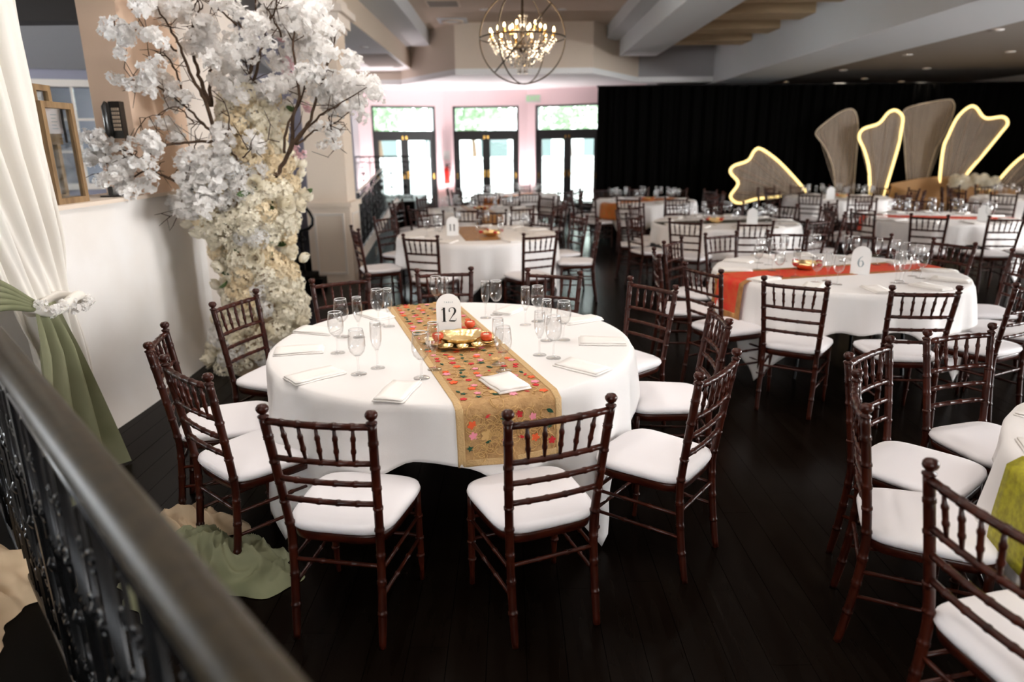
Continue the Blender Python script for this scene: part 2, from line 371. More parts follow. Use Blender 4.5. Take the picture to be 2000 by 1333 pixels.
st('trim_7', MB().box(-7.5, -3.2, 7.4, 7.6, 0, 1.18), 'beam_dark', 'dark low panelling in the side room')
# passage behind the white column with a tall window
m = MB().obox((-3.6, 10.4), (-4.3, 13.1), .15, 0, 4.2).obox((-2.95, 13.1), (-4.05, 16.0), .15, 0, 4.2).box(-4.4, -3.72, 13, 13.2, 0, 4.2).box(-3.05, -2.9, 13, 13.2, 0, 4.2).box(-3.72, -3.05, 13, 13.2, 0, 1.15).box(-3.72, -3.05, 13, 13.2, 2.75, 4.2)
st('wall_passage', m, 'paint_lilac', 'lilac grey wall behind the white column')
root = struct(empty('window_2', (-3.72, 13, 0)), 'narrow window beside the white column')
MB().box(0, .05, .03, .13, 1.15, 2.75).box(.62, .67, .03, .13, 1.15, 2.75).box(0, .67, .03, .13, 1.15, 1.22).box(0, .67, .03, .13, 2.68, 2.75).build('window_frame', 'black_frame', root)
MB().box(.05, .62, .07, .08, 1.22, 2.68).build('pane', 'pane', root)
# white panelled column
col = struct(empty('column', (-2.36, 9.25, 0)), 'square white panelled column with a capital beside the ramp')
MB().box(-.25, .25, -.25, .25, 1.06, 3.12).build('shaft', 'paint_cream', col)
MB().box(-.28, .28, -.28, .28, 0, 1.0).build('pedestal', 'paint_cream', col)
MB().box(-.31, .31, -.31, .31, 1.0, 1.06).build('moulding', 'paint_cream', col)
for sx, sy, rot in ((0, -1, 0), (1, 0, 1)):
    p = MB()
    for a, b, c, d in ((-.2, -.17, .12, .92), (.17, .2, .12, .92), (-.17, .17, .12, .15), (-.17, .17, .89, .92)):
        if rot == 0: p.box(a, b, -.292, -.28, c, d)
        else: p.box(.28, .292, a, b, c, d)
    p.build('panel_moulding', 'paint_white', col)
cp = MB().box(-.28, .28, -.28, .28, 3.12, 3.18).box(-.32, .32, -.32, .32, 3.18, 3.30).box(-.38, .38, -.38, .38, 3.30, 3.38).box(-.30, .30, -.30, .30, 3.38, 3.5)
cp.build('capital', 'paint_white', col)

# raised walkway with iron railing near the bay
rp = MB().add([(-3.6, 9.6, 0), (-2.12, 9.75, 0), (-2.45, 15.2, 0), (-3.7, 15.2, 0), (-3.6, 9.6, .20), (-2.12, 9.75, .20), (-2.45, 15.2, .60), (-3.7, 15.2, .60)],
              [(0,3,2,1),(4,5,6,7),(0,1,5,4),(1,2,6,5),(2,3,7,6),(3,0,4,7)])
st('ramp', rp, 'platform_black', 'dark sided ramp leading up to the left glass doors')
e0, e1 = Vector((-2.12, 9.75, .20)), Vector((-2.45, 15.2, .60))
st('trim_8', MB().tube([e0+Vector((-.04, 0, .02)), e1+Vector((-.04, 0, .02))], .07, 4), 'paint_white', 'white coping along the edge of the ramp')
ol = tag(empty('wall_outlet', (-2.16, 10.9, .15)), 'white power outlet on the dark side of the ramp', 'outlet')
MB().box(0, .012, -.04, .04, -.06, .06).build('cover_plate', 'plastic_white', ol)
MB().box(.012, .016, -.016, .016, .012, .042).box(.012, .016, -.016, .016, -.042, -.012).build('socket', 'lamp_off', ol)

def scroll(c, ax, up_, r, turns=1.4, n=22, start=0):
    pts = []
    for i in range(n):
        t = i/(n-1); a = start+t*turns*2*math.pi; rr = r*(1-.82*t)
        pts.append(c+ax*(rr*math.cos(a))+up_*(rr*math.sin(a)))
    return pts
def casting(c, ax, up_, w, h):
    """one ornamental iron casting: mirrored S scrolls, diamond and rosette"""
    m = MB(); nrm = ax.cross(up_)
    for sx in (-1, 1):
        for sy in (-1, 1):
            m.tube(scroll(c+ax*(sx*w*.22)+up_*(sy*h*.2), ax*sx, up_*sy, w*.26, 1.5, 20), .0055, 5)
            m.tube(scroll(c+ax*(sx*w*.24)+up_*(sy*h*.38), ax*sx, up_*-sy, w*.2, 1.3, 16), .0045, 5)
            m.tube([c+up_*(sy*h*.08), c+ax*(sx*w*.12)+up_*(sy*h*.16), c+up_*(sy*h*.27)], .005, 5)
            m.lathe([(0, -.012), (.011, -.007), (.014, 0), (.011, .007), (0, .012)], 8, c+ax*(sx*w*.22)+up_*(sy*h*.2), nrm)
    m.tube([c-up_*h*.5, c+up_*h*.5], .006, 6)
    m.lathe([(0, -.016), (.018, -.008), (.026, 0), (.018, .008), (0, .016)], 10, c, nrm)
    return m
def iron_railing(name, p0, p1, h, label, n_panel, handrail='iron', rail_r=.02, post_every=True):
    root = tag(empty(name, (p0.x, p0.y, p0.z)), label, 'railing')
    d = p1-p0; L = d.length; ax = d.normalized(); zz = Vector((0, 0, 1))
    O = Vector((0, 0, 0))
    MB().tube([O+zz*h, O+d+zz*h], rail_r, 8).build('handrail', handrail, root, True)
    MB().tube([O+zz*(h-.12), O+d+zz*(h-.12)], .009, 6).build('upper_rail', handrail, root)
    MB().tube([O+zz*.06, O+d+zz*.06], .011, 6).build('lower_rail', 'iron', root)
    for i in range(n_panel+1):
        q = O+d*(i/n_panel)
        MB().tube([q, q+zz*h], .011, 4).build('post', 'iron', root)
    for i in range(n_panel):
        a = O+d*(i/n_panel); pw = L/n_panel
        c = a+d*(.5/n_panel)+zz*(h*.5-.03)
        casting(c, ax, zz, pw*.42, h-.2).build('scroll_casting', 'iron', root, True)
        for k in (.1, .2, .8, .9):
            q = a+d*(k/n_panel)
            MB().tube([q+zz*.06, q+zz*(h-.12)], .006, 5).build('baluster', 'iron', root)
        q = a+d*(.5/n_panel)+zz*(h-.06)
        ring = [q+ax*(.045*math.cos(t))+zz*(.045*math.sin(t)) for t in np.linspace(0, 2*math.pi, 13)[:-1]]
        MB().tube(ring, .006, 5, closed=True).build('ring', 'iron', root)
    return root
iron_railing('ramp_railing', e0+Vector((-.06, .15, .06)), e0.lerp(e1, .62)+Vector((-.06, 0, .06)), .86, 'black wrought iron railing with scrolls along the ramp', 8, 'paint_white', .014)
st('landing', MB().box(-4.0, -2.1, 15.2, 17.6, 0, .6), 'platform_black', 'dark landing before the left glass doors')
bal = iron_railing('landing_railing', Vector((-3.65, 15.3, .6)), Vector((-2.2, 15.6, .6)), .95, 'black iron railing on the landing before the left glass doors', 5, 'iron', .016)

# stair newel with curled handrail beside the white column
nw = tag(empty('stair_railing', (-2.72, 8.75, 0)), 'black iron stair railing end with curled handrail', 'railing')
MB().box(-.075, -.045, -.015, .015, 0, 1.18).build('post', 'iron', nw); MB().box(.03, .06, -.015, .015, 0, 1.05).build('post', 'iron', nw)
MB().tube([(-.08, 0, 1.2), (0, 0, 1.18), (.1, 0, 1.06), (.18, 0, .95), (.21, 0, .88), (.2, 0, .8), (.15, 0, .75), (.06, 0, .73), (.02, 0, .70)], .02, 8).build('handrail', 'iron', nw, True)
MB().tube(scroll(Vector((.06, 0, .62)), Vector((1, 0, 0)), Vector((0, 0, 1)), .055, 1.3, 18, 2.2), .012, 6).build('scroll', 'iron', nw, True)
for z in (.25, .5, .75, 1.0): MB().box(-.05, .04, -.008, .008, z, z+.02).build('crossbar', 'iron', nw)
st('stair', MB().box(-3.6, -2.55, 8.55, 9.0, 0, .17).box(-3.6, -2.7, 9.0, 9.6, 0, .34).box(-2.58, -2.42, 8.62, 8.86, 0, .12), 'platform_black', 'dark steps beside the white column')

# ------------------------------------------------------------------ foreground walkway and railing
st('platform', MB().prism([(1.25, -1.09), (-2.6, 3.06), (-2.6, -4.9), (1.25, -4.9)], 0, .19), 'platform_black', 'black raised walkway under the foreground railing')
RA, RB = Vector((.28, -.04, .19)), Vector((-2.28, 2.72, .19))
root = tag(empty('walkway_railing', RA), 'blurred wooden handrail on black scrolled iron railing in the foreground', 'railing')
d = RB-RA; ax = d.normalized(); zz = Vector((0, 0, 1)); sd = Vector((ax.y, -ax.x, 0))
prof = [(-.034, 0), (-.036, .012), (-.030, .026), (-.018, .036), (0, .040), (.018, .036), (.030, .026), (.036, .012), (.034, 0), (.022, -.006), (-.022, -.006)]
h0 = 1.276-.19-.036
hr = MB(); n = len(prof)
hr.add([tuple(q+sd*a+zz*(h0+b)) for q in (Vector((0, 0, 0)), d) for a, b in prof], [tuple(range(n)), tuple(range(n, 2*n))[::-1]]+[(i, i+n, (i+1) % n+n, (i+1) % n) for i in range(n)])
hr.build('handrail', 'rail_wood', root, True, 50)
MB().add([tuple(q+sd*a+zz*b) for q in (Vector((0, 0, 0)), d) for a, b in ((-.02, h0-.016), (.02, h0-.016), (.02, h0-.006), (-.02, h0-.006))], [(0,1,2,3),(7,6,5,4),(0,4,5,1),(1,5,6,2),(2,6,7,3),(3,7,4,0)]).build('handrail_bar', 'iron', root)
for nm, z, r in (('upper_rail', h0-.11, .009), ('lower_rail', .065, .011)): MB().tube([zz*z, d+zz*z], r, 8).build(nm, 'iron', root, True)
NP = 13
cm = casting(Vector((0, 0, 0)), ax, zz, .145, h0-.24).mesh('scroll_casting', 'iron', True)
bm = MB().tube([(0, 0, .065), (0, 0, .3), (0, 0, .31), (0, 0, .33), (0, 0, .34), (0, 0, .6), (0, 0, .61), (0, 0, .63), (0, 0, .64), (0, 0, h0-.11)], [.0065, .0065, .012, .012, .0065, .0065, .012, .012, .0065, .0065], 6).mesh('baluster', 'iron', True)
pm = MB().tube([(0, 0, 0), (0, 0, h0-.01)], .012, 4).mesh('post', 'iron')
rm = MB().tube([ax*(.042*math.cos(t))+zz*(.042*math.sin(t)) for t in np.linspace(0, 2*math.pi, 17)[:-1]], .006, 6, closed=True).mesh('ring', 'iron', True)
for i in range(NP):
    a = d*(i/NP)
    link('post' if i % 4 == 0 else 'baluster', pm if i % 4 == 0 else bm, root, a)
    link('scroll_casting', cm, root, a+d*(.5/NP)+zz*(h0*.5-.02))
    for k in (.14, .86): link('baluster', bm, root, a+d*(k/NP))
    for k in (.25, .75): link('ring', rm, root, a+d*(k/NP)+zz*(h0-.058))

# ------------------------------------------------------------------ outside the doors
st('ground_patio', MB().box(-30, 30, 20.2, 70, -.12, -.02), 'patio', 'bright pale patio outside the glass doors')
gw = tag(empty('garden_wall', (0, 27, 0)), 'bright white garden wall outside the glass doors', 'wall')
MB().box(-14, 10, 0, .3, 0, 1.25).build('wall_body', 'house_white', gw); MB().box(-14, 10, -.05, .35, 1.25, 1.35).build('coping', 'house_white', gw)
hs = tag(empty('white_house', (-1, 36, 0)), 'overexposed white house seen through the glass doors', 'house')
MB().box(-16, 12, 0, 6, 0, 3.3).build('house_wall', 'house_white', hs)
for xx in (-6.2, -3.4, -.6, 1.6, 4.6):
    f = MB().box(xx, xx+1.6, -.08, 0, .9, 2.35).build('window', 'house_white', hs); MB().box(xx+.1, xx+1.5, -.1, -.085, 1.0, 2.25).build('pane', 'house_glass', f)
MB().box(-16.4, 12.4, -.5, 6.4, 3.3, 3.5).build('roof_edge', 'house_white', hs)
def tree(loc, h, r, n, label, seed):
    t = tag(empty('garden_tree', loc), label, 'tree', 'trees beyond the glass doors'); q = random.Random(seed)
    MB().tube([(0, 0, 0), (.1, 0, h*.4), (0, .1, h*.8)], [.16, .12, .06], 7).build('trunk', 'trunk', t, True)
    c = MB()
    for i in range(n):
        v = Vector((q.gauss(0, 1), q.gauss(0, 1), q.gauss(0, 1))).normalized()*r*q.random()**.45; v.z *= .75
        p = Vector((0, 0, h))+v; a = Vector((q.gauss(0, 1), q.gauss(0, 1), q.gauss(0, 1))).normalized(); b = a.orthogonal().normalized(); s_ = .10+.1*q.random()
        c.add([p-a*s_, p+b*s_*.5, p+a*s_, p-b*s_*.5], [(0, 1, 2, 3)])
    o = c.build('foliage', 'foliage', t); o['kind'] = 'stuff'
tree((-5.4, 29, 0), 3.5, 1.9, 1500, 'leafy garden tree outside the left glass doors', 1)
tree((-1.6, 30, 0), 3.6, 1.9, 1500, 'leafy garden tree outside the middle glass doors', 2)
tree((2.4, 29.5, 0), 3.5, 2.0, 1500, 'leafy garden tree outside the right glass doors', 3)

# ------------------------------------------------------------------ chiavari chairs
def bamboo(p0, p1, r, rings, seg=8, bulge=.0035, ends=True, taper=None):
    """straight turned stick with ring joints at the given fractions"""
    p0, p1 = Vector(p0), Vector(p1); L = (p1-p0).length; e = .006/L
    ts = [0, 1]
    for q in rings: ts += [q-2.2*e, q-e, q, q+e, q+2.2*e] if False else [q-1.6*e, q-.7*e, q+.7*e, q+1.6*e]
    ts = sorted(t for t in set(ts) if 0 <= t <= 1); pts = []; rad = []
    for t in ts:
        rr = r*(taper(t) if taper else 1)
        near = min((abs(t-q) for q in rings), default=9)
        pts.append(p0.lerp(p1, t)); rad.append(rr+(bulge if near < e else 0))
    return pts, rad
def bend(pts, fn): return [Vector(fn(p)) for p in pts]
def postx(z): return .165+.025*max(0, (z-.42)/.48)
def posty(z): return -.185-.062*max(0, (z-.42)/.48)**1.15 if z > .42 else -.185-.045*((.42-z)/.42)**1.6
def chair_parts():
    P = []
    for s in (-1, 1):
        zs = sorted(set([0, .42, .48]+[.10*k for k in range(1, 9)]))
        pts = []; rad = []
        for z in np.linspace(0, .875, 36):
            pts.append((s*postx(z), posty(z), z)); rad.append(.0158 if z > .1 else .0135+.023*z)
        for zr in (.13, .25, .35, .455, .545, .625, .705, .80):
            for dz, b in ((-.008, 0), (-.004, .0035), (.004, .0035), (.008, 0)):
                pts.append((s*postx(zr+dz), posty(zr+dz), zr+dz)); rad.append(.0158+b*.75)
        o = sorted(range(len(pts)), key=lambda i: pts[i][2]); pts = [pts[i] for i in o]; rad = [rad[i] for i in o]
        P.append(('back_post', MB().tube(pts, rad, 10), 'mahogany'))
        P.append(('finial', MB().lathe([(.0158, 0), (.0188, .003), (.0188, .008), (.011, .012), (.010, .016), (.017, .021), (.0215, .030), (.021, .038), (.015, .046), (0, .049)], 12, (s*postx(.875), posty(.875), .872)), 'mahogany'))
        lp = [(s*.185, .175+.012*(1-z/.41), z) for z in np.linspace(0, .41, 8)]; lr = [.011]*2+[.0145]*6
        m = MB().tube(lp, lr, 9)
        for zr in (.12, .2, .3): m.lathe([(.0145, -.006), (.018, -.003), (.018, .003), (.0145, .006)], 9, (s*.185, .18, zr))
        P.append(('front_leg', m, 'mahogany'))
    def rail(z, r, rings, bow):
        x = postx(z); y = posty(z)
        pts, rad = bamboo((-x, y, z), (x, y, z), r, rings, bulge=.002)
        full = []; fr = []
        for t in np.linspace(0, 1, 9): full.append((-x+2*x*t, y, z)); fr.append(r)
        pts = [tuple(p) for p in pts]+full; rad = list(rad)+fr; o = sorted(range(len(pts)), key=lambda i: pts[i][0]); 
        q = []; rr = []
        for i in o:
            p = pts[i]
            if q and abs(p[0]-q[-1][0]) < .0012: continue
            q.append((p[0], p[1]-bow*(1-(p[0]/x)**2), p[2])); rr.append(rad[i])
        return MB().tube(q, rr, 8)
    P.append(('top_rail', rail(.862, .0125, (.17, .33, .5, .67, .83), .016), 'mahogany'))
    P.append(('back_rail', rail(.722, .0105, (.17, .33, .5, .67, .83), .016), 'mahogany'))
    P.append(('back_rail', rail(.640, .0105, (.2, .4, .6, .8), .014), 'mahogany'))
    P.append(('back_rail', rail(.560, .0105, (.2, .4, .6, .8), .012), 'mahogany'))
    P.append(('stretcher', rail(.31, .008, (.33, .67), 0), 'mahogany'))
    for k in range(5):
        f = -1+2*(k+1)/6
        a = (f*postx(.862), posty(.862)-.016*(1-f*f), .858); b = (f*postx(.722)*.93, posty(.722)-.016*(1-f*f), .726)
        pts, rad = bamboo(a, b, .0082, (.32, .68), 8, .0022, taper=lambda t: .62+.38*math.sin(math.pi*min(1, max(0, t)))**.7)
        P.append(('spindle', MB().tube(pts, rad, 8), 'mahogany'))
    for s in (-1, 1):
        for z in (.30, .20):
            pts, rad = bamboo((s*.17, posty(z), z), (s*.185, .18, z), .0075, (.35, .65), 7, .0025)
            P.append(('stretcher', MB().tube(pts, rad, 7), 'mahogany'))
    for z in (.31, .21):
        pts, rad = bamboo((-.185, .18, z), (.185, .18, z), .0075, (.35, .65), 7, .0025)
        P.append(('stretcher', MB().tube(pts, rad, 7), 'mahogany'))
    def outline(t, grow=0):
        a = 2*math.pi*t; c, s = math.cos(a), math.sin(a)
        ex = .42
        x = math.copysign(abs(c)**ex, c); y = math.copysign(abs(s)**ex, s)
        wx = .183+.030*(y*.5+.5)+grow
        if y > .5: y2 = y+.10*(1-x*x)*(y-.5)
        else: y2 = y
        return wx*x, (.196+grow)*y2-.0
    def slab(levels, seg=40):
        m = MB(); vs = []
        for z, g in levels:
            for k in range(seg):
                x, y = outline((k+.5)/seg, g); vs.append((x, y+.005, z))
        n = len(levels); fs = [(i*seg+k, i*seg+(k+1) % seg, (i+1)*seg+(k+1) % seg, (i+1)*seg+k) for i in range(n-1) for k in range(seg)]
        fs += [tuple(range(seg))[::-1], tuple(range((n-1)*seg, n*seg))]
        return m.add(vs, fs)
    P.append(('seat_frame', slab([(.385, -.012), (.388, -.004), (.415, 0), (.425, -.004)]), 'mahogany'))
    P.append(('cushion', slab([(.424, -.010), (.428, .004), (.440, .010), (.455, .006), (.464, -.010), (.469, -.04), (.471, -.09)]), 'cushion'))
    return P
CP = [(n, m.mesh(n, mt, True), mt) for n, m, mt in chair_parts()]
JM = {}
for key in ('mahogany', 'cushion'):
    mm = MB()
    for n, m, mt in chair_parts():
        if mt == key: mm.add(m.v, m.f)
    JM[key] = mm.mesh('chair_frame' if key == 'mahogany' else 'cushion', key, True)
def chair(loc, face, label, group, full=True):
    """face = heading (radians) the sitter looks towards"""
    root = tag(empty('chiavari_chair', (loc[0], loc[1], 0), face-math.pi/2), label, 'chair', group)
    if full:
        for n, me, mt in CP: link(n, me, root)
    else:
        link('chair_frame', JM['mahogany'], root); link('cushion', JM['cushion'], root)
    return root

# ------------------------------------------------------------------ glasses, napkins, cards, centrepieces
WINE = dict(foot=[(0, .004), (.034, .003), (.036, .0015), (.036, 0), (0, 0)],
            stem=[(.012, .003), (.006, .010), (.0042, .03), (.004, .06), (.006, .078), (.012, .086)],
            bowl=[(.004, .083), (.018, .088), (.032, .105), (.0385, .130), (.0385, .155), (.035, .185), (.0315, .207), (.0295, .207), (.033, .185), (.0365, .155), (.0365, .130), (.030, .107), (.016, .091), (0, .087)])
FLUTE = dict(foot=[(0, .004), (.031, .003), (.033, .0015), (.033, 0), (0, 0)],
             stem=[(.011, .003), (.0055, .010), (.004, .03), (.004, .06), (.005, .078), (.009, .088)],
             bowl=[(.003, .085), (.010, .090), (.019, .108), (.025, .135), (.0265, .165), (.0255, .195), (.024, .218), (.0222, .218), (.0237, .195), (.0247, .165), (.0232, .135), (.017, .110), (.008, .094), (0, .090)])
GM = {}
for nm, g in (('wine', WINE), ('flute', FLUTE)):
    GM[nm] = {k: MB().lathe(v, 20).mesh(k, 'glass', True) for k, v in g.items()}
    rr_, zr_ = (.0305, .207) if nm == 'wine' else (.0231, .218)
    GM[nm]['rim'] = MB().tube([(rr_*math.cos(t), rr_*math.sin(t), zr_) for t in np.linspace(0, 2*math.pi, 25)[:-1]], .0015, 5, closed=True).mesh('rim', 'glass_rim', True)  # white ring puts the light caught along the lip into colour
    j = MB()
    for v in g.values(): j.lathe(v, 12)
    GM[nm]['all'] = j.mesh('glass_'+nm, 'glass', True)
def stemware(kind, loc, label, group, parts=True):
    nm = 'wine_glass' if kind == 'wine' else 'champagne_flute'
    if not parts:
        o = link(nm, GM[kind]['all'], None, loc); link('rim', GM[kind]['rim'], o)
    else:
        o = empty(nm, loc)
        for k in ('foot', 'stem', 'bowl', 'rim'): link(k, GM[kind][k], o)
    return tag(o, label, 'glass', group)
def napkin_mesh(w=.13, l=.24):
    m = MB()
    def sheet(z0, th, x0, x1, y0, y1):
        def f(u, v):
            return (x0+(x1-x0)*u+.002*math.sin(9*v), y0+(y1-y0)*v, z0+th*(1 if True else 0)+.0025*math.sin(5*u+3*v))
        a = len(m.v); m.grid(f, 6, 8)
        b = len(m.v); m.grid(lambda u, v: (f(u, v)[0], f(u, v)[1], z0), 6, 8)
        m.f = m.f[:-35]+[tuple(i for i in ff[::-1]) for ff in m.f[-35:]]
        ring = [i for i in range(6)]+[5+6*j for j in range(1, 8)]+[42+i for i in range(4, -1, -1)]+[6*j for j in range(6, 0, -1)]
        for i in range(len(ring)):
            p, q = ring[i], ring[(i+1) % len(ring)]; m.f.append((a+p, b+p, b+q, a+q))
    sheet(0, .005, -w/2, w/2, -l/2, l/2); sheet(.008, .005, -w/2+.006, w/2-.004, -l/2+.004, l/2-.008)
    return m.mesh('napkin', 'napkin', True)
NAP = napkin_mesh()
def arch_card(loc, rz, label, glyphs=None, ink='ink', table_text=False, h=.165, wd=.105, lean=.0):
    t = tag(empty('table_number_card', loc, rz), label, 'table card')
    pts = [(-wd/2, 0), (wd/2, 0)]; r = wd/2
    pts += [(r*math.cos(a), h-r+r*math.sin(a)) for a in np.linspace(0, math.pi, 15)]
    m = MB().prism(pts, -.002, .002); m.v = [(x, -z, y) for x, y, z in m.v]
    m.build('card_face', 'card', t)
    MB().box(-wd*.32, wd*.32, -.02, .035, -.0005, .006).build('card_foot', 'card', t)
    if glyphs:
        for g in glyphs: g.v = [(x, -.0026-.0008*(y > -9), y) for x, y, _ in g.v]
        for g in glyphs: g.build('digit', ink, t)
    if table_text:
        cu = bpy.data.curves.new('word', 'FONT'); cu.body = 'TABLE'; cu.size = .0115; cu.align_x = 'CENTER'; cu.space_character = 1.7; cu.extrude = .0003
        o = bpy.data.objects.new('word', cu); COL.objects.link(o)
        dg = bpy.context.evaluated_depsgraph_get(); me = bpy.data.meshes.new_from_object(o.evaluated_get(dg)); bpy.data.objects.remove(o); me.materials.clear(); me.materials.append(MATS['ink_pale'])
        link('word', me, t, (0, -.0032, .163), (math.pi/2, 0, 0))
    return t
def stroke(pts, wid):
    """flat ribbon of varying width in the xy plane"""
    m = MB(); P = [Vector(p) for p in pts]; n = len(P); L = []; R = []
    for i, p in enumerate(P):
        t = (P[min(i+1, n-1)]-P[max(i-1, 0)]).normalized(); nn = Vector((-t.y, t.x)); L.append(p+nn*wid[i]/2); R.append(p-nn*wid[i]/2)
    m.add([(q.x, q.y, 0) for q in L]+[(q.x, q.y, 0) for q in R], [(i, i+1, n+i+1, n+i) for i in range(n-1)])
    return m
def smooth_path(pts, wid, k=6):
    out = []; ow = []; n = len(pts); P = [Vector(p) for p in pts]
    for i in range(n-1):
        p0, p1, p2, p3 = P[max(i-1, 0)], P[i], P[i+1], P[min(i+2, n-1)]
        for j in range(k):
            t = j/k; out.append(.5*((2*p1)+(p2-p0)*t+(2*p0-5*p1+4*p2-p3)*t*t+(3*p1-p0-3*p2+p3)*t**3)); ow.append(wid[i]*(1-t)+wid[i+1]*t)
    out.append(P[-1]); ow.append(wid[-1]); return out, ow
def digit(ch, x, y, h):
    S = h
    def sc(m): m.v = [(x+a*S, y+b*S, c) for a, b, c in m.v]; return m
    if ch == '1':
        m = stroke([(.22, 0), (.22, 1)], [.16, .16]); q = stroke([(.22, .97), (.16, .88), (.04, .84)], [.05, .05, .04]); m.add(q.v, q.f)
        q = stroke([(.06, .012), (.38, .012)], [.024, .024]); m.add(q.v, q.f); return sc(m)
    if ch == '2':
        p, wd = smooth_path([(.10, .70), (.07, .80), (.12, .93), (.28, .985), (.43, .92), (.48, .76), (.42, .58), (.26, .36), (.05, .04)], [.09, .07, .035, .03, .10, .16, .12, .05, .03])
        m = stroke(p, wd); q = stroke([(.04, .05), (.2, .05), (.42, .04), (.53, .06)], [.05, .10, .10, .02]); m.add(q.v, q.f)
        q = stroke([(.51, .03), (.545, .23)], [.03, .02]); m.add(q.v, q.f); return sc(m)
    if ch == '6':
        p, wd = smooth_path([(.42, .98), (.26, .86), (.13, .64), (.10, .36), (.18, .10), (.30, .02), (.44, .10), (.50, .30), (.44, .50), (.31, .58), (.16, .46)], [.03, .05, .10, .14, .09, .03, .07, .13, .08, .03, .03])
        return sc(stroke(p, wd))

def round_table(c, label, z=.75):
    t = tag(empty('round_table', (c[0], c[1], 0)), label, 'table', 'round banquet tables')
    MB().lathe([(0, z-.025), (.90, z-.025), (.91, z-.02), (.912, z-.006), (.905, z), (0, z)], 48).build('tabletop', 'weathered_wood', t, True, 40)
    for a in range(4):
        an = math.pi/4+a*math.pi/2; MB().tube([(.5*math.cos(an), .5*math.sin(an), z-.03), (.58*math.cos(an), .58*math.sin(an), 0)], .014, 8).build('leg', 'iron', t)
    return t
def cloth(c, rot, label, half=1.17, seed=0, seg=176, floor_z=.012, rnd_drop=None):
    """square cloth over the round table: straight edges sag between four hanging corners"""
    q = random.Random(seed); ph = [q.random()*6.28 for _ in range(4)]
    R = .917; zt = .7585; rows = [0, .4, .75, .88, .905, .917]
    vs = []; n_top = len(rows)
    NS = 15
    for r in rows:
        for k in range(seg):
            a = 2*math.pi*k/seg; vs.append((r*math.cos(a), r*math.sin(a), zt-(.0 if r < .9 else (.0015 if r < .91 else .006))))
    for j in range(1, NS+1):
        s = j/NS
        for k in range(seg):
            a = 2*math.pi*k/seg; b = (a-rot) % (math.pi/2); b = min(b, math.pi/2-b)      # 0 at edge middle, 45deg at corner
            reach = half/math.cos(b) if rnd_drop is None else R+rnd_drop
            drop = min(reach-R, zt-floor_z) ; corner = (b/(math.pi/4))**2
            fold = (.026*math.sin(11*a+ph[0])+.020*math.sin(19*a+ph[1]+.6*math.sin(3*a))+.012*math.sin(7*a+ph[2])+.007*math.sin(37*a+ph[3]))*(.7+.6*corner)
            sc = .016*math.sin(13*a+ph[3])+.008*math.sin(23*a)
            rr = R+.008+s**.65*(.020+fold)+.028*s*corner
            vs.append((rr*math.cos(a), rr*math.sin(a), zt-.006-s*(drop-.006+sc)))
    n = n_top+NS; fs = []
    for i in range(n-1):
        for k in range(seg):
            k2 = (k+1) % seg
            if i == 0 and False: continue
            fs.append((i*seg+k, (i+1)*seg+k, (i+1)*seg+k2, i*seg+k2))
    m = MB(); m.v = vs; m.f = fs
    # close the centre
    m.v = [(0, 0, zt)]+[v for v in vs[seg:]]; m.f = [(0, 1+k, 1+(k+1) % seg) for k in range(seg)]+[tuple(i-seg+1 for i in f) for f in fs if min(f) >= seg]
    o = m.build('tablecloth', 'linen', None, True); o.location = (c[0], c[1], 0)
    so = o.modifiers.new('thick', 'SOLIDIFY'); so.thickness = .0015; so.offset = -1
    return tag(o, label, 'tablecloth', 'white square tablecloths')
class Runner:
    def __init__(s, c, ang, w, drop0, drop1):
        s.c = Vector((c[0], c[1], 0)); s.e = Vector((math.cos(ang), math.sin(ang), 0)); s.n = Vector((-math.sin(ang), math.cos(ang), 0)); s.w = w; s.d0 = drop0; s.d1 = drop1
    def edge(s, v): return math.sqrt(.922**2-v*v)
    def pt(s, q, v, lift=0):
        """q: metres along from the centre (+ towards the near end); v across"""
        E = s.edge(v); z = .7605+lift
        if abs(q) <= E: return s.c+s.e*q+s.n*v+Vector((0, 0, z))
        sg = 1 if q > 0 else -1; over = abs(q)-E; cv = min(over, .02)
        out = .030+.018*min(1, over/.2)+lift+.004*math.sin(30*v+2)
        return s.c+s.e*(sg*(E+out*min(1, over/.02)))+s.n*v+Vector((0, 0, z-over))
    def build(s, name, m, trim, label, border=.028, nq=70):
        root = tag(empty(name, s.c), label, 'table runner')
        E = s.edge(0)
        def sheet(v0, v1, q0, q1, lift, nv, nqq):
            mb = MB(); mb.grid(lambda a, b: tuple(s.pt(q0(v0+(v1-v0)*a)+(q1(v0+(v1-v0)*a)-q0(v0+(v1-v0)*a))*b, v0+(v1-v0)*a, lift)-s.c), nv, nqq); return mb
        lo = lambda v: -(s.edge(v)+s.d0); hi = lambda v: s.edge(v)+s.d1
        b = sheet(-s.w/2, s.w/2, lo, hi, 0, 14, nq).build('runner_cloth', m, root, True)
        mo = b.modifiers.new('thick', 'SOLIDIFY'); mo.thickness = .0012; mo.offset = 1
        if trim:
            for v0, v1, a, c_ in ((-s.w/2-.002, -s.w/2+border, lo, hi), (s.w/2-border, s.w/2+.002, lo, hi), (-s.w/2+border, s.w/2-border, lambda v: hi(v)-border, hi), (-s.w/2+border, s.w/2-border, lo, lambda v: lo(v)+border)):
                o = sheet(v0, v1, a, c_, .0018, 6, nq if a is lo and c_ is hi else 6).build('border', trim, root, True)
                mo = o.modifiers.new('thick', 'SOLIDIFY'); mo.thickness = .0012; mo.offset = 1
        return root

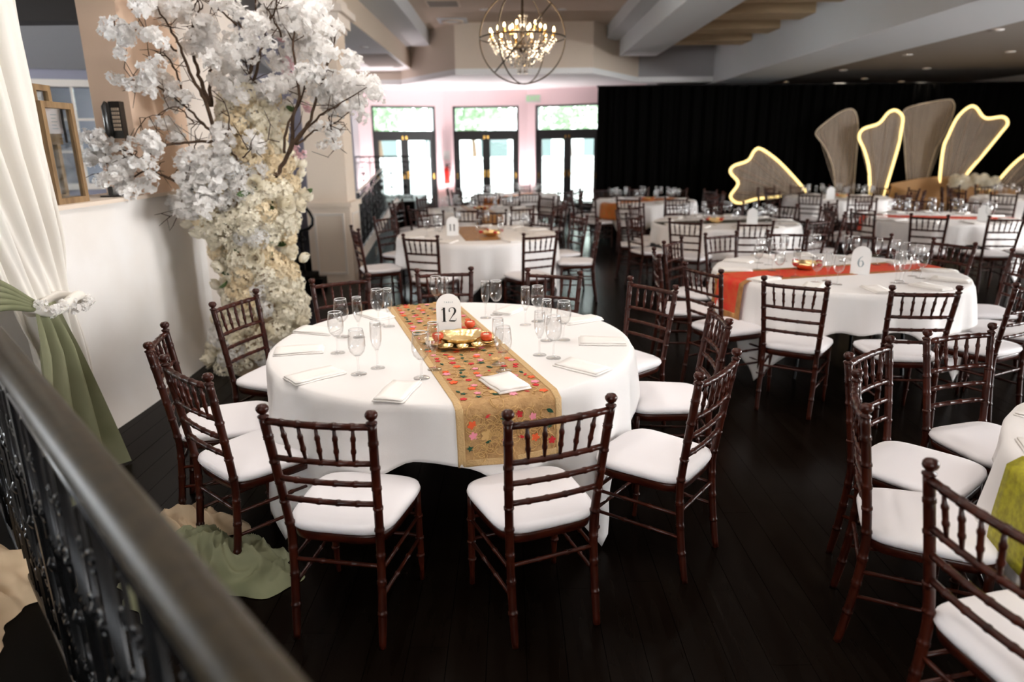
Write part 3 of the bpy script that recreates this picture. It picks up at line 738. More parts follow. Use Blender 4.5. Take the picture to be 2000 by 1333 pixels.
ORD = ['nearest the camera', 'second clockwise from the nearest', 'third clockwise from the nearest', 'fourth clockwise from the nearest', 'fifth clockwise from the nearest', 'sixth clockwise from the nearest',
       'seventh clockwise from the nearest', 'eighth clockwise from the nearest', 'ninth clockwise from the nearest', 'tenth clockwise from the nearest', 'eleventh clockwise from the nearest', 'twelfth clockwise from the nearest']
def order_clockwise(c, angs):
    near = min(angs, key=lambda a: math.hypot(c[0]+1.4*math.cos(a), c[1]+1.4*math.sin(a)))
    return sorted(angs, key=lambda a: (near-a) % (2*math.pi))
RB_ = 1.145
def dress(c, name, angs, full=True, glasses=True, napkins=True, jitter=.02, seats=None, gparts=True, skip_chairs=(), card=None):
    angs = order_clockwise(c, [math.radians(a) % (2*math.pi) for a in angs])
    for i, a in enumerate(angs):
        q = random.Random(int(a*1000)+int(c[0]*77)); u = Vector((math.cos(a), math.sin(a), 0)); t = Vector((-u.y, u.x, 0)); C = Vector((c[0], c[1], 0))
        if i not in skip_chairs:
            p = C+u*(RB_+q.uniform(-jitter, jitter)); chair(p, a+math.pi+q.uniform(-.05, .05), 'dark bamboo-style chair at %s, %s' % (name, ORD[i]), 'chairs at '+name, full)
        if glasses:
            hid = lambda p_: card is not None and p_.y < card[1]+.02 and abs(p_.x/p_.y-card[0]/card[1]) < .095/card[1]
            p = C+u*(.60+q.uniform(-.02, .02))+t*(-.03+q.uniform(-.01, .01)); p.z = .7605
            if hid(p): p += t*(.16 if hid(p-t*.16) else -.16)
            stemware('wine', p, 'clear wine glass on %s, place %s' % (name, ORD[i]), 'wine glasses on '+name, gparts)
            p = C+u*(.51+q.uniform(-.02, .02))+t*(.035+q.uniform(-.01, .01)); p.z = .7605
            if hid(p): p += t*(-.2 if hid(p+t*.2) else .2)
            stemware('flute', p, 'clear champagne flute on %s, place %s' % (name, ORD[i]), 'champagne flutes on '+name, gparts)
        if napkins:
            p = C+u*.775; p.z = .7605; o = link('napkin', NAP, None, p, (0, 0, a+math.pi/2+q.uniform(-.1, .1))); tag(o, 'folded white napkin on %s, place %s' % (name, ORD[i]), 'napkin', 'napkins on '+name)
def gold_bowl(loc, label, candles='candle_red', rb=.11):
    t = tag(empty('gold_bowl', loc), label, 'bowl')
    MB().lathe([(0, .001), (rb*.5, .001), (rb*.55, .006), (rb*.9, .022), (rb*1.05, .045), (rb*1.0, .058), (rb*.93, .056), (rb*.95, .045), (rb*.82, .028), (rb*.4, .015), (0, .014)], 28).build('bowl_body', 'gold', t, True)
    for k in range(4):
        a = .4+k*1.57; MB().lathe([(0, 0), (.018, .004), (.024, .018), (.020, .026), (.014, .020), (0, .018)], 12, (rb*1.12*math.cos(a), rb*1.12*math.sin(a), .036)).build('candle_cup', candles, t, True)
    return t

# ------------------------------------------------------------------ table 12
T12 = (-.3065, 3.4263)
round_table(T12, 'round banquet table under the cloth with the embroidered runner')
cloth(T12, math.radians(-92), 'white square cloth on table 12 under the embroidered gold runner', seed=5)
G12 = 'chairs at table 12'
CH12 = [((-.64, 2.07), 80, 'dark mahogany bamboo-style chair at the front left of table 12, back to the camera'),
        ((.16, 2.10), 112, 'dark mahogany bamboo-style chair in front of the hanging gold runner of table 12'),
        ((-1.29, 2.56), 49, 'dark mahogany bamboo-style chair left of table 12 beside the dropped green fabric'),
        ((-1.65, 3.06), 16, 'dark mahogany bamboo-style chair seen edge on before the low plaster wall'),
        ((-1.60, 3.87), -17, 'dark mahogany bamboo-style chair standing in front of the white flower column'),
        ((-1.13, 4.46), -60, 'dark mahogany bamboo-style chair behind table 12 just right of the flower column'),
        ((-.47, 4.74), -81, 'dark mahogany bamboo-style chair behind the table 12 number card'),
        ((.29, 4.63), -112, 'dark mahogany bamboo-style chair behind table 12, rightmost of its far side'),
        ((.88, 4.19), -144, 'dark mahogany bamboo-style chair at the far right of table 12 facing its runner'),
        ((1.06, 3.38), 177, 'dark mahogany bamboo-style chair right of table 12, half hidden by the nearer one'),
        ((.81, 2.54), 142, 'dark mahogany bamboo-style chair at the front right of table 12 seen from the side')]
for (x, y), f, lb in CH12:
    a = math.radians(f); chair((x+.245*math.cos(a), y+.245*math.sin(a)), a, lb, G12)
run = Runner((-.30, 3.43), math.radians(-72), .44, .26, .255)
r12 = run.build('table_runner', 'cloth_gold', 'trim_gold', 'gold embroidered runner with red, pink and green flowers on table 12')
def flower_mesh(kind, r, m):
    mb = MB(); n = {'flower': 5, 'leaf': 1, 'lobed': 5}[kind]
    if kind == 'leaf':
        pts = [(0, -r), (.42*r, -.35*r), (.38*r, .25*r), (0, r), (-.38*r, .3*r), (-.45*r, -.3*r)]
    elif kind == 'flower':
        pts = []
        for k in range(40):
            a = 2*math.pi*k/40; pts.append((r*(.58+.42*abs(math.cos(2.5*a)))*math.cos(a), r*(.58+.42*abs(math.cos(2.5*a)))*math.sin(a)))
    else:
        pts = []
        for k in range(20):
            a = 2*math.pi*k/20; q = r*(1 if k % 4 == 0 else .52); pts.append((q*math.cos(a), q*math.sin(a)*.85))
    mb.prism(pts, 0, .0016)
    return mb.mesh('embroidered_'+('leaf' if kind != 'flower' else 'flower'), m)
EM = {'red': flower_mesh('flower', .015, 'thread_red'), 'orange': flower_mesh('flower', .018, 'thread_orange'), 'pink': flower_mesh('flower', .017, 'thread_pink'),
      'green': flower_mesh('lobed', .019, 'thread_green'), 'gleaf': flower_mesh('leaf', .017, 'thread_green'), 'rleaf': flower_mesh('leaf', .015, 'thread_red'), 'gold': flower_mesh('flower', .026, 'thread_gold')}
def place_motif(key, q, v, rot, sc=1):
    p = run.pt(q, v, .0022); E_ = run.edge(v)
    if abs(q) <= E_-.012: M = Matrix((run.e, run.n, Vector((0, 0, 1)))).transposed()
    elif abs(q) > E_+.03: s_ = 1 if q > 0 else -1; M = Matrix((Vector((0, 0, -s_)), run.n, run.e*s_)).transposed()
    else: return
    o = link(EM[key].name.split('.')[0], EM[key], r12); o.matrix_local = Matrix.Translation(p-run.c) @ (M @ Matrix.Rotation(rot, 3, 'Z')).to_4x4() @ Matrix.Scale(sc, 4)
q5 = random.Random(11); cnt = 0
row = -1.14
ri = 0
while row < 1.13:
    for k in range(6):
        v = -.165+.066*k+q5.uniform(-.012, .012); qq = row+q5.uniform(-.018, .018)
        key = [['green', 'red', 'pink', 'gleaf', 'orange', 'rleaf'], ['orange', 'gleaf', 'red', 'green', 'pink', 'gold'], ['pink', 'rleaf', 'orange', 'red', 'green', 'gleaf'], ['red', 'orange', 'gleaf', 'pink', 'gleaf', 'red']][ri % 4][(k+ri//4) % 6]
        if abs(v) < run.w/2-.045 and -1.10 < qq < run.edge(v)+.215: place_motif(key, qq, v, q5.uniform(0, 6.28), q5.uniform(.8, 1.12)); cnt += 1
    row += .053; ri += 1
# gold vine embroidery: raised scrolling threads
vm = MB()
for i in range(230):
    q0 = -1.15+2.3*((i*0.618) % 1) if i < 150 else run.edge(0)+q5.uniform(.05, .2); v0 = q5.uniform(-.16, .16); a = q5.uniform(0, 6.28); pts = []
    for t in np.linspace(0, 1, 10):
        an = a+t*4.6; rr = .034*(1-.7*t)
        q_, v_ = q0+rr*math.cos(an), max(-.185, min(.185, v0+rr*math.sin(an)))
        pts.append(run.pt(q_, v_, .002)-run.c)
    if all((pts[j+1]-pts[j]).length < .03 for j in range(9)): vm.tube(pts, .0016, 4)
vo = vm.build('vine_embroidery', 'thread_gold', r12, True); vo['kind'] = 'stuff'

PL12 = ['the front left place', 'the runner end place', 'the near left place', 'the far left place', 'the flower column place', 'the back left place', 'the back middle place', 'the back right place', 'the far right place', 'the middle right place', 'the near right place']
g12 = [('w', -.856, 3.212, 'beside the leftmost napkin'), ('f', -.812, 3.50, 'left of the card in the left pair'), ('w', -.90, 3.507, 'left of the card in the left pair'), ('w', -.683, 2.883, 'in the near left pair'), ('f', -.614, 2.967, 'in the near left pair'),
       ('w', -.395, 2.819, 'at the left edge of the runner'), ('f', -.35, 2.929, 'at the left edge of the runner before the tray'), ('w', -.755, 3.756, 'at the far left of the runner'), ('f', -.69, 3.718, 'at the far left of the runner'),
       ('w', -.463, 4.114, 'behind the number card'), ('f', -.153, 3.896, 'in the middle of the far side'), ('w', -.092, 3.968, 'in the middle of the far side'), ('f', .077, 3.722, 'in the pair at the far right'), ('w', .148, 3.801, 'in the pair at the far right'),
       ('f', .179, 3.396, 'in the pair at the middle right'), ('w', .267, 3.404, 'in the pair at the middle right'), ('f', .132, 3.143, 'in the pair at the near right'), ('w', .196, 3.092, 'in the pair at the near right'), ('f', -.063, 2.993, 'on the runner between tray and napkin'), ('w', -.039, 2.89, 'on the runner just behind the napkin'), ('f', -.40, 4.02, 'behind the number card')]
for k, x, y, where in g12:
    onr = abs((Vector((x, y, 0))-run.c).dot(run.n)) < run.w/2+.03
    z = .7605+(.0035 if onr else 0)
    stemware('wine' if k == 'w' else 'flute', (x, y, z), ('clear wine glass on table 12 ' if k == 'w' else 'clear champagne flute on table 12 ')+where, 'glasses on table 12')
n12 = [(-167, .77, 'at the left edge, second from the flower column'), (-135, .80, 'at the near left edge'), (-102, .80, 'at the near edge left of the runner'), (-69, .76, 'lying on the near end of the runner'), (-38, .79, 'at the near right edge'), (-5, .77, 'at the right edge'),
       (29, .80, 'at the far right edge'), (65, .72, 'at the far edge right of the runner'), (133, .75, 'at the far edge left of the runner'), (165, .79, 'at the left edge nearest the flower column')]
for a, r, where in n12:
    aa = math.radians(a); x, y = T12[0]+r*math.cos(aa), T12[1]+r*math.sin(aa)
    o = link('napkin', NAP, None, (x, y, .7645 if a == -69 else .7605), (0, 0, aa+math.pi/2+(.12 if a == -69 else rnd.uniform(-.08, .08))))
    if a == -69: o.scale = (1.15, .85, 1.3)
    tag(o, 'folded white napkin on table 12 '+where, 'napkin', 'napkins on table 12')
arch_card((-.338, 3.565, .765), .09, 'white arched card reading TABLE 12 on the gold runner', [digit('1', -.042, .060, .078), digit('2', -.003, .060, .078)], 'ink', True, h=.213, wd=.132)

# gold tray with a ring of little dishes, a dish in the middle and clay lamps
TR = Vector((-.262, 3.37, .764))
tr = tag(empty('gold_tray', TR), 'shiny gold tray with scalloped rim and little dishes on the runner of table 12', 'tray')
rim = MB(); seg = 72; vs = []
prof = [(0, .004), (.12, .004), (.155, .008), (.178, .018), (.185, .022), (.181, .020), (.155, .004), (.12, 0), (0, 0)]
for r, z in prof:
    for k in range(seg):
        a = 2*math.pi*k/seg; f = 1+(.05*math.cos(12*a) if r > .15 else 0); vs.append((r*f*math.cos(a), r*f*math.sin(a), z))
rim.add(vs, [(i*seg+k, i*seg+(k+1) % seg, (i+1)*seg+(k+1) % seg, (i+1)*seg+k) for i in range(len(prof)-1) for k in range(seg)])
rim.build('tray_plate', 'gold', tr, True)
dm = MB().lathe([(0, .002), (.018, .002), (.028, .010), (.031, .017), (.029, .017), (.024, .009), (.014, .005), (0, .005)], 18).mesh('little_dish', 'gold', True)
for k in range(12):
    a = 2*math.pi*k/12+.13; link('little_dish', dm, tr, (.148*math.cos(a), .148*math.sin(a), .009))
cv = []; cprof = [(0, .005), (.060, .005), (.080, .010), (.095, .022), (.104, .036), (.106, .041), (.101, .041), (.090, .024), (.072, .014), (0, .012)]
for r, z in cprof:
    for k in range(60):
        a = 2*math.pi*k/60; f = 1+(.022*math.cos(15*a) if .07 < r < .105 else 0); cv.append((r*f*math.cos(a)*1.08, r*f*math.sin(a), z))
MB().add(cv, [(i*60+k, i*60+(k+1) % 60, (i+1)*60+(k+1) % 60, (i+1)*60+k) for i in range(len(cprof)-1) for k in range(60)]).build('centre_dish', 'gold', tr, True)
dg_ = MB().lathe([(0, 0), (.017, .001), (.027, .012), (.030, .026), (.027, .038), (.022, .036), (.02, .028), (0, .026)], 16)
DIY = [((-.375, 3.33, .785), 'orange clay lamp on the left rim of the gold tray'), ((-.130, 3.325, .785), 'orange clay lamp on the right rim of the gold tray'), ((-.232, 3.66, .765), 'orange clay lamp on the runner behind the gold tray')]
for i, (p, lb) in enumerate(DIY):
    t = tag(empty('clay_lamp', p), lb, 'oil lamp', 'clay lamps on table 12'); link('lamp_bowl', dg_.mesh('lamp_bowl', 'diya_orange', True), t)
    MB().lathe([(0, .026), (.018, .028), (.016, .034), (0, .036)], 12).build('wax', 'wax', t, True)
    MB().tube([(0, 0, .03), (.004, 0, .05)], .0015, 5).build('wick', 'ink', t)

# ------------------------------------------------------------------ the other tables
T6 = (2.5634, 5.3422)
round_table(T6, 'round banquet table under the cloth with the red runner')
cloth(T6, math.radians(-98), 'white square cloth under the red runner', seed=9)
dress(T6, 'the red runner table', [-95, -125, -153, 176, 143, 112, 84, 54, 24, -6, -36, -64], card=(2.67, 5.17))
Runner(T6, math.radians(194), .40, .25, .30).build('table_runner', 'cloth_red', 'cloth_brown', 'red and gold patterned runner on table 6', border=.05)
arch_card((2.67, 5.17, .7605), -.42, 'white arched card with the number 6 beside the red runner', [digit('6', -.026, .055, .085)], 'ink_pale', h=.215, wd=.135)
gold_bowl((2.36, 5.40, .763), 'gold bowl with red candle cups on the red runner')

T11 = (-.3926, 7.9672)
round_table(T11, 'round banquet table under the cloth with the short brown runner')
cloth(T11, math.radians(-60), 'white cloth on table 11 reaching low at its left front', half=1.24, seed=13)
dress(T11, 'the short brown runner table', [-156, -110, -60, -6, 26, 55, 84, 119, 150], card=(-.66, 7.80))
Runner(T11, math.radians(-80), .40, -.15, -.30).build('table_runner', 'cloth_brown', None, 'golden brown runner lying short on table 11')
arch_card((-.66, 7.80, .7605), -.05, 'white arched card with the number 11 on the table before the glass doors', [digit('1', -.042, .055, .075), digit('1', .002, .055, .075)], 'ink', h=.215, wd=.135)
gold_bowl((-.22, 7.72, .765), 'gold bowl with red candle cups on the short brown runner')

T7 = (2.5, 1.72)
round_table(T7, 'round banquet table hidden under the white cloth at the lower right')
cloth(T7, math.radians(138), 'white cloth on the table at the lower right edge with olive runner', seed=17)
for (mx, my), f, lb in (((1.50, 2.74), -51, 'dark mahogany bamboo-style chair at the olive runner table, second from the left'), ((1.21, 2.23), -22, 'dark mahogany bamboo-style chair at the olive runner table seen edge on'),
                        ((2.05, 3.01), -74, 'dark mahogany bamboo-style chair at the olive runner table with its back to table 6'), ((1.14, 1.465), 10, 'dark mahogany bamboo-style chair nearest the camera at the lower right corner')):
    a = math.radians(f); chair((mx+.245*math.cos(a), my+.245*math.sin(a)), a, lb, 'chairs at the olive runner table')
Runner(T7, math.radians(176), .42, .25, .30).build('table_runner', 'cloth_olive', None, 'olive yellow runner hanging at the lower right edge')
for a, where in ((133, 'above the second chair'), (158, 'beside the olive runner'), (104, 'at its far side')):
    aa = math.radians(a); tag(link('napkin', NAP, None, (T7[0]+.78*math.cos(aa), T7[1]+.78*math.sin(aa), .7605), (0, 0, aa+math.pi/2)), 'folded white napkin on the lower right table '+where, 'napkin', 'napkins on the lower right table')

def ring(off, n): return [off+360*k/n for k in range(n)]
T5 = (2.8, 9.0)
round_table(T5, 'round banquet table under white cloth directly behind table 6')
cloth(T5, math.radians(-80), 'white cloth on the table directly behind table 6', seed=21)
dress(T5, 'the dark runner table', ring(-126, 11))
Runner(T5, math.radians(-170), .36, 0, 0).build('table_runner', 'cloth_dark', None, 'dark runner across the table behind table 6')
arch_card((3.02, 8.62, .7605), -.25, 'plain white arched card on the table behind table 6', None, h=.2, wd=.13); gold_bowl((2.62, 8.85, .763), 'gold bowl on the table behind table 6')

T4 = (5.75, 9.25)
round_table(T4, 'round banquet table under white cloth behind table 6 at the right')
cloth(T4, math.radians(-100), 'white cloth on the table at the right below the gold sofa', seed=23)
dress(T4, 'the table below the sofa', ring(-126, 11))
Runner(T4, math.radians(-20), .38, .2, .2).build('table_runner', 'cloth_red', None, 'red runner on the right table below the gold sofa')
arch_card((6.0, 8.75, .7605), -.5, 'plain white arched card on the right table below the gold sofa', None, h=.2, wd=.13)

T3 = (6.55, 7.2)
round_table((6.9, 6.5), 'round banquet table at the right edge beyond table 6'); T3 = (6.9, 6.5)
cloth(T3, 0, 'white cloth on the table at the right edge beyond table 6', seed=25)
dress(T3, 'the right edge table', [178, 148, 206, 118, 236], glasses=False, napkins=False)

T10 = (-.5, 11.05)
round_table(T10, 'round banquet table under white cloth behind table 11')
cloth(T10, math.radians(-90), 'white cloth on the table behind table 11', seed=27)
dress(T10, 'the long gold runner table', ring(-94, 11), gparts=False, full=True)
Runner(T10, math.radians(-78), .40, .2, .3).build('table_runner', 'cloth_brown', None, 'gold runner on the table behind table 11')

T9 = (.1, 14.4)
round_table(T9, 'round banquet table nearest the middle glass doors')
cloth(T9, math.radians(-70), 'white cloth on the table nearest the middle glass doors', seed=29)
dress(T9, 'the table nearest the doors', ring(-80, 11), full=False, gparts=False)
Runner(T9, math.radians(-120), .38, .2, .25).build('table_runner', 'cloth_orange', None, 'orange brown runner on the table nearest the glass doors')

T13 = (2.45, 12.7)
round_table(T13, 'round banquet table beside the left end of the black drape')
cloth(T13, math.radians(-70), 'white cloth on the table beside the left end of the black drape', seed=31)
dress(T13, 'the orange runner table', ring(-112, 11), full=False, gparts=False)
Runner(T13, math.radians(-142), .40, .2, .28).build('table_runner', 'cloth_orange', None, 'orange runner hanging from the table by the drape')

T14 = (6.1, 13.0)
round_table(T14, 'round banquet table before the feather shaped panels')
cloth(T14, math.radians(-90), 'white cloth on the table before the feather shaped panels', seed=33)
dress(T14, 'the table before the panels', ring(-100, 11), full=False, gparts=False)
arch_card((5.75, 12.5, .7605), -.4, 'plain white arched card on the table before the feather panels', None, h=.22, wd=.14)

T15 = (9.3, 12.4)
round_table(T15, 'round banquet table at the far right before the sofa')
cloth(T15, math.radians(-90), 'white cloth on the far right table before the sofa', seed=35)
dress(T15, 'the far right table', ring(-110, 11), full=False, gparts=False)
for nm, c, lb in (('gold_bowl', T10, 'small gold bowl on the gold runner table behind table 11'), ('gold_bowl', T13, 'small gold bowl on the orange runner table by the drape'), ('gold_bowl', T14, 'small gold bowl on the table before the feather panels')):
    gold_bowl((c[0]+.05, c[1]-.1, .763), lb, 'diya_orange')

# ------------------------------------------------------------------ flower tree on the left
FT = Vector((-2.08, 5.36, 0))
ft = tag(empty('flower_tree', FT), 'tall artificial tree of white blossom branches on a column of ivory hydrangeas', 'flower tree')
def floret(m, p, nrm, r, petals, q, cup=.35):
    nrm = nrm.normalized(); a = nrm.orthogonal().normalized(); b = nrm.cross(a); ph = q.uniform(0, 6.28)
    for k in range(petals):
        an = ph+2*math.pi*k/petals+q.uniform(-.15, .15); dr = a*math.cos(an)+b*math.sin(an); sd_ = nrm.cross(dr); rr = r*q.uniform(.85, 1.15); c_ = cup+q.uniform(-.2, .25)
        tip = p+dr*rr+nrm*rr*c_*q.uniform(.3, 1); mid = p+dr*rr*.55+nrm*rr*.10
        l = p+dr*rr*.68+sd_*rr*.48+nrm*rr*c_*.7; rgt = p+dr*rr*.68-sd_*rr*.48+nrm*rr*c_*.7
        m.add([p, l, tip, rgt, mid], [(0, 4, 1), (1, 4, 2), (2, 4, 3), (3, 4, 0)])
def hydrangea(seed, r=.10, n=125, fr=.0225):
    q = random.Random(seed); m = MB()
    for i in range(n):
        z = 1-1.72*(i+.5)/n; t = i*2.39996; s_ = math.sqrt(max(0, 1-z*z)); v = Vector((s_*math.cos(t), s_*math.sin(t), z))
        v = (v+Vector((q.gauss(0, .1), q.gauss(0, .1), q.gauss(0, .1)))).normalized(); floret(m, v*r*q.uniform(.86, 1.04), v+Vector((q.gauss(0, .25), q.gauss(0, .25), q.gauss(0, .25))), fr*q.uniform(.85, 1.2), 4, q)
    return m
def cherry(seed, r=.078, n=46, fr=.023):
    q = random.Random(seed); m = MB(); cs = [Vector((q.uniform(-.6, .6), q.uniform(-.6, .6), q.uniform(-.4, .4)))*r for _ in range(4)]
    for i in range(n):
        v = Vector((q.gauss(0, 1), q.gauss(0, 1), q.gauss(0, 1))).normalized(); floret(m, cs[i % 4]+v*r*.62*q.uniform(.7, 1.05), v+Vector((q.gauss(0, .5), q.gauss(0, .5), q.gauss(0, .5))), fr*q.uniform(.8, 1.25), 5, q, .25)
    return m
def rose(seed, r=.055):
    q = random.Random(seed); m = MB()
    for i in range(22):
        t = i/22; a0 = i*2.4; R_ = r*(.16+.84*t); lean = .15+1.0*t**1.5
        def f(u, v): 
            an = a0+(u-.5)*1.7*(1-.25*t); h_ = v*r*(1.15-.35*t); rr = R_*.55+R_*.5*lean*v**1.4
            return (rr*math.cos(an), rr*math.sin(an), h_-.02*t-.012*(2*u-1)**2*v)
        m.grid(f, 5, 4)
    return m
def tulip(seed, r=.028):
    m = MB()
    for k in range(4):
        a0 = k*1.571
        def f(u, v):
            w_ = math.sin(math.pi*min(1, .12+v*.95))**.6*.9; an = a0+(u-.5)*2.0*w_; rr = r*math.sin(math.pi*min(.93, .12+v*.85))**.7
            return (rr*math.cos(an), rr*math.sin(an), v*r*2.4)
        m.grid(f, 5, 6)
    return m
def orient(v):
    return Vector((0, 0, 1)).rotation_difference(Vector(v).normalized()).to_euler()
HY = {k: [hydrangea(i+s_).mesh('hydrangea_head', k, False) for i in range(3)] for k, s_ in (('petal_ivory', 10), ('petal_cream', 20), ('petal_white', 30))}
CB = [cherry(40+i).mesh('blossom_cluster', 'petal_white', False) for i in range(5)]
CBP = [cherry(50+i).mesh('blossom_cluster', 'petal_pink', False) for i in range(2)]
RO = [rose(60+i).mesh('rose', 'petal_ivory', True) for i in range(2)]; TU = tulip(1).mesh('tulip_bud', 'petal_ivory', True)
core = MB().lathe([(.24, .0), (.20, .25), (.16, .6), (.14, 1.0), (.17, 1.25), (.20, 1.5), (.14, 1.9), (.05, 2.05)], 16); core.build('stem_core', 'cloth_cream', ft, True)
fq = random.Random(23)
SIL = [(720, 425, 535), (690, 415, 565), (650, 425, 590), (620, 440, 592), (580, 445, 592), (540, 438, 575), (500, 425, 575), (470, 420, 572), (430, 385, 578), (400, 380, 588), (360, 385, 585), (330, 420, 575), (300, 425, 560), (270, 430, 555), (240, 430, 550), (215, 435, 545)]
def sil(z):
    """axis x, half width of the flower column at height z"""
    best = []
    for py, a, b in SIL:
        pa, pb = atY(a, py, FT.y), atY(b, py, FT.y); best.append((pa.z, (pa.x+pb.x)/2-FT.x, (pb.x-pa.x)/2))
    best.sort(); zs = [t[0] for t in best]
    return float(np.interp(z, zs, [t[1] for t in best])), float(np.interp(z, zs, [t[2] for t in best]))
pts = []; tries = 0
while len(pts) < 225 and tries < 20000:
    tries += 1; z = fq.uniform(.05, 2.12); cx, hw_ = sil(z); a = fq.uniform(-math.pi, math.pi) if fq.random() < .35 else -math.pi/2+fq.uniform(-1.5, 1.5)
    rr = max(.06, hw_-.045); p = Vector((cx+rr*math.cos(a), rr*.85*math.sin(a), z))
    if all((p-o_).length > .086 for o_, _ in pts): pts.append((p, a))
for i, (p, a) in enumerate(pts):
    out = Vector((math.cos(a), math.sin(a), fq.uniform(-.3, .35))); k = fq.random()
    hi = p.z > 1.25
    if k < .76:
        key = 'petal_cream' if fq.random() < (.42 if hi else .10) else ('petal_white' if fq.random() < .2 else 'petal_ivory')
        sc = fq.uniform(.62, .98)
        o = link('hydrangea_head', fq.choice(HY[key]), ft, p, orient(out)); o.scale = (sc, sc, sc)
    elif k < .92:
        o = link('rose', fq.choice(RO), ft, p+out*.05, orient(out)); sc = fq.uniform(1.1, 1.6); o.scale = (sc, sc, sc)
    else:
        for j in range(2): link('tulip_bud', TU, ft, p+out*.06+Vector((fq.uniform(-.05, .05), 0, fq.uniform(-.04, .04))), orient(out+Vector((fq.uniform(-.6, .6), 0, .5)))).scale = (1.25,)*3
lf = MB()
for k in range(1): lf.grid(lambda u, v: ((u-.5)*.045*math.sin(math.pi*v)**.7, v*.11, .02*math.sin(math.pi*v)-.01*abs(2*u-1)), 3, 6)
LFM = lf.mesh('leaf', 'leaf', True)
for i in range(26):
    p, a = fq.choice(pts); out = Vector((math.cos(a), math.sin(a), 0)); o = link('leaf', LFM, ft, p+out*.055+Vector((fq.uniform(-.07, .07), 0, fq.uniform(-.08, .08)))); o.rotation_euler = (fq.uniform(0, 6), fq.uniform(0, 6), fq.uniform(0, 6))
Z2 = lambda x, y: (150+x/3.077, y/3.077)
def bpt(x, y, dY): return atY(*Z2(x, y), FT.y+dY)-FT
BR = [([(850, 900), (825, 790), (770, 600), (700, 480), (620, 280), (560, 170), (480, 40)], -.22, -.35, .017), ([(800, 640), (760, 520), (720, 400), (680, 250), (690, 150), (760, 30)], -.1, -.05, .017), ([(815, 640), (800, 480), (810, 400), (840, 370)], 0, .12, .015),
      ([(860, 860), (830, 820), (740, 720), (640, 630), (560, 580)], -.2, -.3, .014), ([(860, 850), (800, 850), (640, 860), (500, 885), (400, 960), (250, 930)], -.25, -.55, .012), ([(760, 1160), (640, 1110), (520, 1060), (420, 1030), (300, 1070), (130, 1040)], -.3, -.56, .012),
      ([(690, 1040), (700, 930), (715, 860)], -.3, -.28, .008), ([(1045, 640), (1040, 560), (1050, 300), (1070, 150), (1075, -60)], -.05, .1, .019), ([(1060, 500), (1100, 340), (1130, 200), (1190, 60), (1220, -40)], -.05, -.15, .012),
      ([(1190, 1060), (1215, 1030), (1290, 880), (1300, 700), (1340, 560), (1300, 300), (1320, 120)], -.22, -.1, .019), ([(1270, 920), (1330, 820), (1400, 720), (1480, 480), (1520, 340), (1560, 200)], -.22, -.25, .015), ([(1310, 870), (1430, 720), (1560, 640), (1720, 540)], -.22, -.4, .010),
      ([(1320, 870), (1430, 790), (1560, 730), (1700, 610)], -.2, .1, .009), ([(1250, 920), (1260, 760), (1330, 640), (1380, 480), (1420, 300)], -.2, 0, .011), ([(1180, 640), (1100, 520), (1000, 420), (930, 300)], 0, -.25, .007),
      ([(690, 170), (740, 60), (720, -30)], -.1, -.1, .009), ([(960, 150), (860, 60), (780, 0), (720, -40)], 0, -.1, .008), ([(1000, 180), (920, 60), (880, -30)], 0, .05, .008), ([(1230, 220), (1180, 110), (1120, 20)], -.1, -.2, .009),
      ([(600, 300), (500, 240), (430, 200), (330, 160), (230, 100)], -.3, -.55, .008), ([(640, 560), (580, 400), (520, 330), (440, 400)], -.25, -.35, .008), ([(600, 600), (430, 490), (290, 480)], -.3, -.55, .007), ([(420, 1030), (320, 920), (200, 900), (60, 850)], -.45, -.56, .007),
      ([(960, 960), (900, 840), (920, 720), (880, 600)], -.3, -.35, .008), ([(1000, 950), (1060, 880), (1150, 840)], -.33, -.4, .006), ([(700, 740), (600, 640), (480, 690), (380, 710)], -.28, -.5, .006), ([(660, 1180), (620, 1260), (560, 1300)], -.3, -.4, .006), ([(1520, 700), (1530, 800), (1560, 900)], -.2, -.3, .006)]
bq = random.Random(31)
for pts_, d0, d1, r in BR:
    n = len(pts_); P = [Vector(bpt(x, y, d0+(d1-d0)*i/(n-1))) for i, (x, y) in enumerate(pts_)]
    sp, wd = smooth_path(P, [r*(1-.68*i/(n-1)) for i in range(n)], 5)
    sp = [p+Vector((bq.gauss(0, .004), bq.gauss(0, .004), bq.gauss(0, .004))) for p in sp]
    o = MB().tube(sp, wd, 7).build('branch', 'bark', ft, True)
    tw = MB()
    for k in range(3+n):
        i = bq.randrange(len(sp)//3, len(sp)); s_ = sp[i]; d_ = Vector((bq.gauss(0, 1), bq.gauss(0, .8), bq.gauss(.2, 1))).normalized(); L = bq.uniform(.07, .2)
        mid = s_+d_*L*.5+Vector((bq.gauss(0, .02), bq.gauss(0, .02), bq.gauss(0, .02))); tw.tube([s_, mid, s_+d_*L+Vector((0, 0, bq.uniform(-.02, .04)))], [.0038, .003, .0016], 5)
        if bq.random() < .6: tw.tube([mid, mid+Vector((bq.gauss(0, .05), bq.gauss(0, .04), bq.gauss(0, .05)))], [.0025, .0012], 4)
    tw.build('twigs', 'bark', o, True)
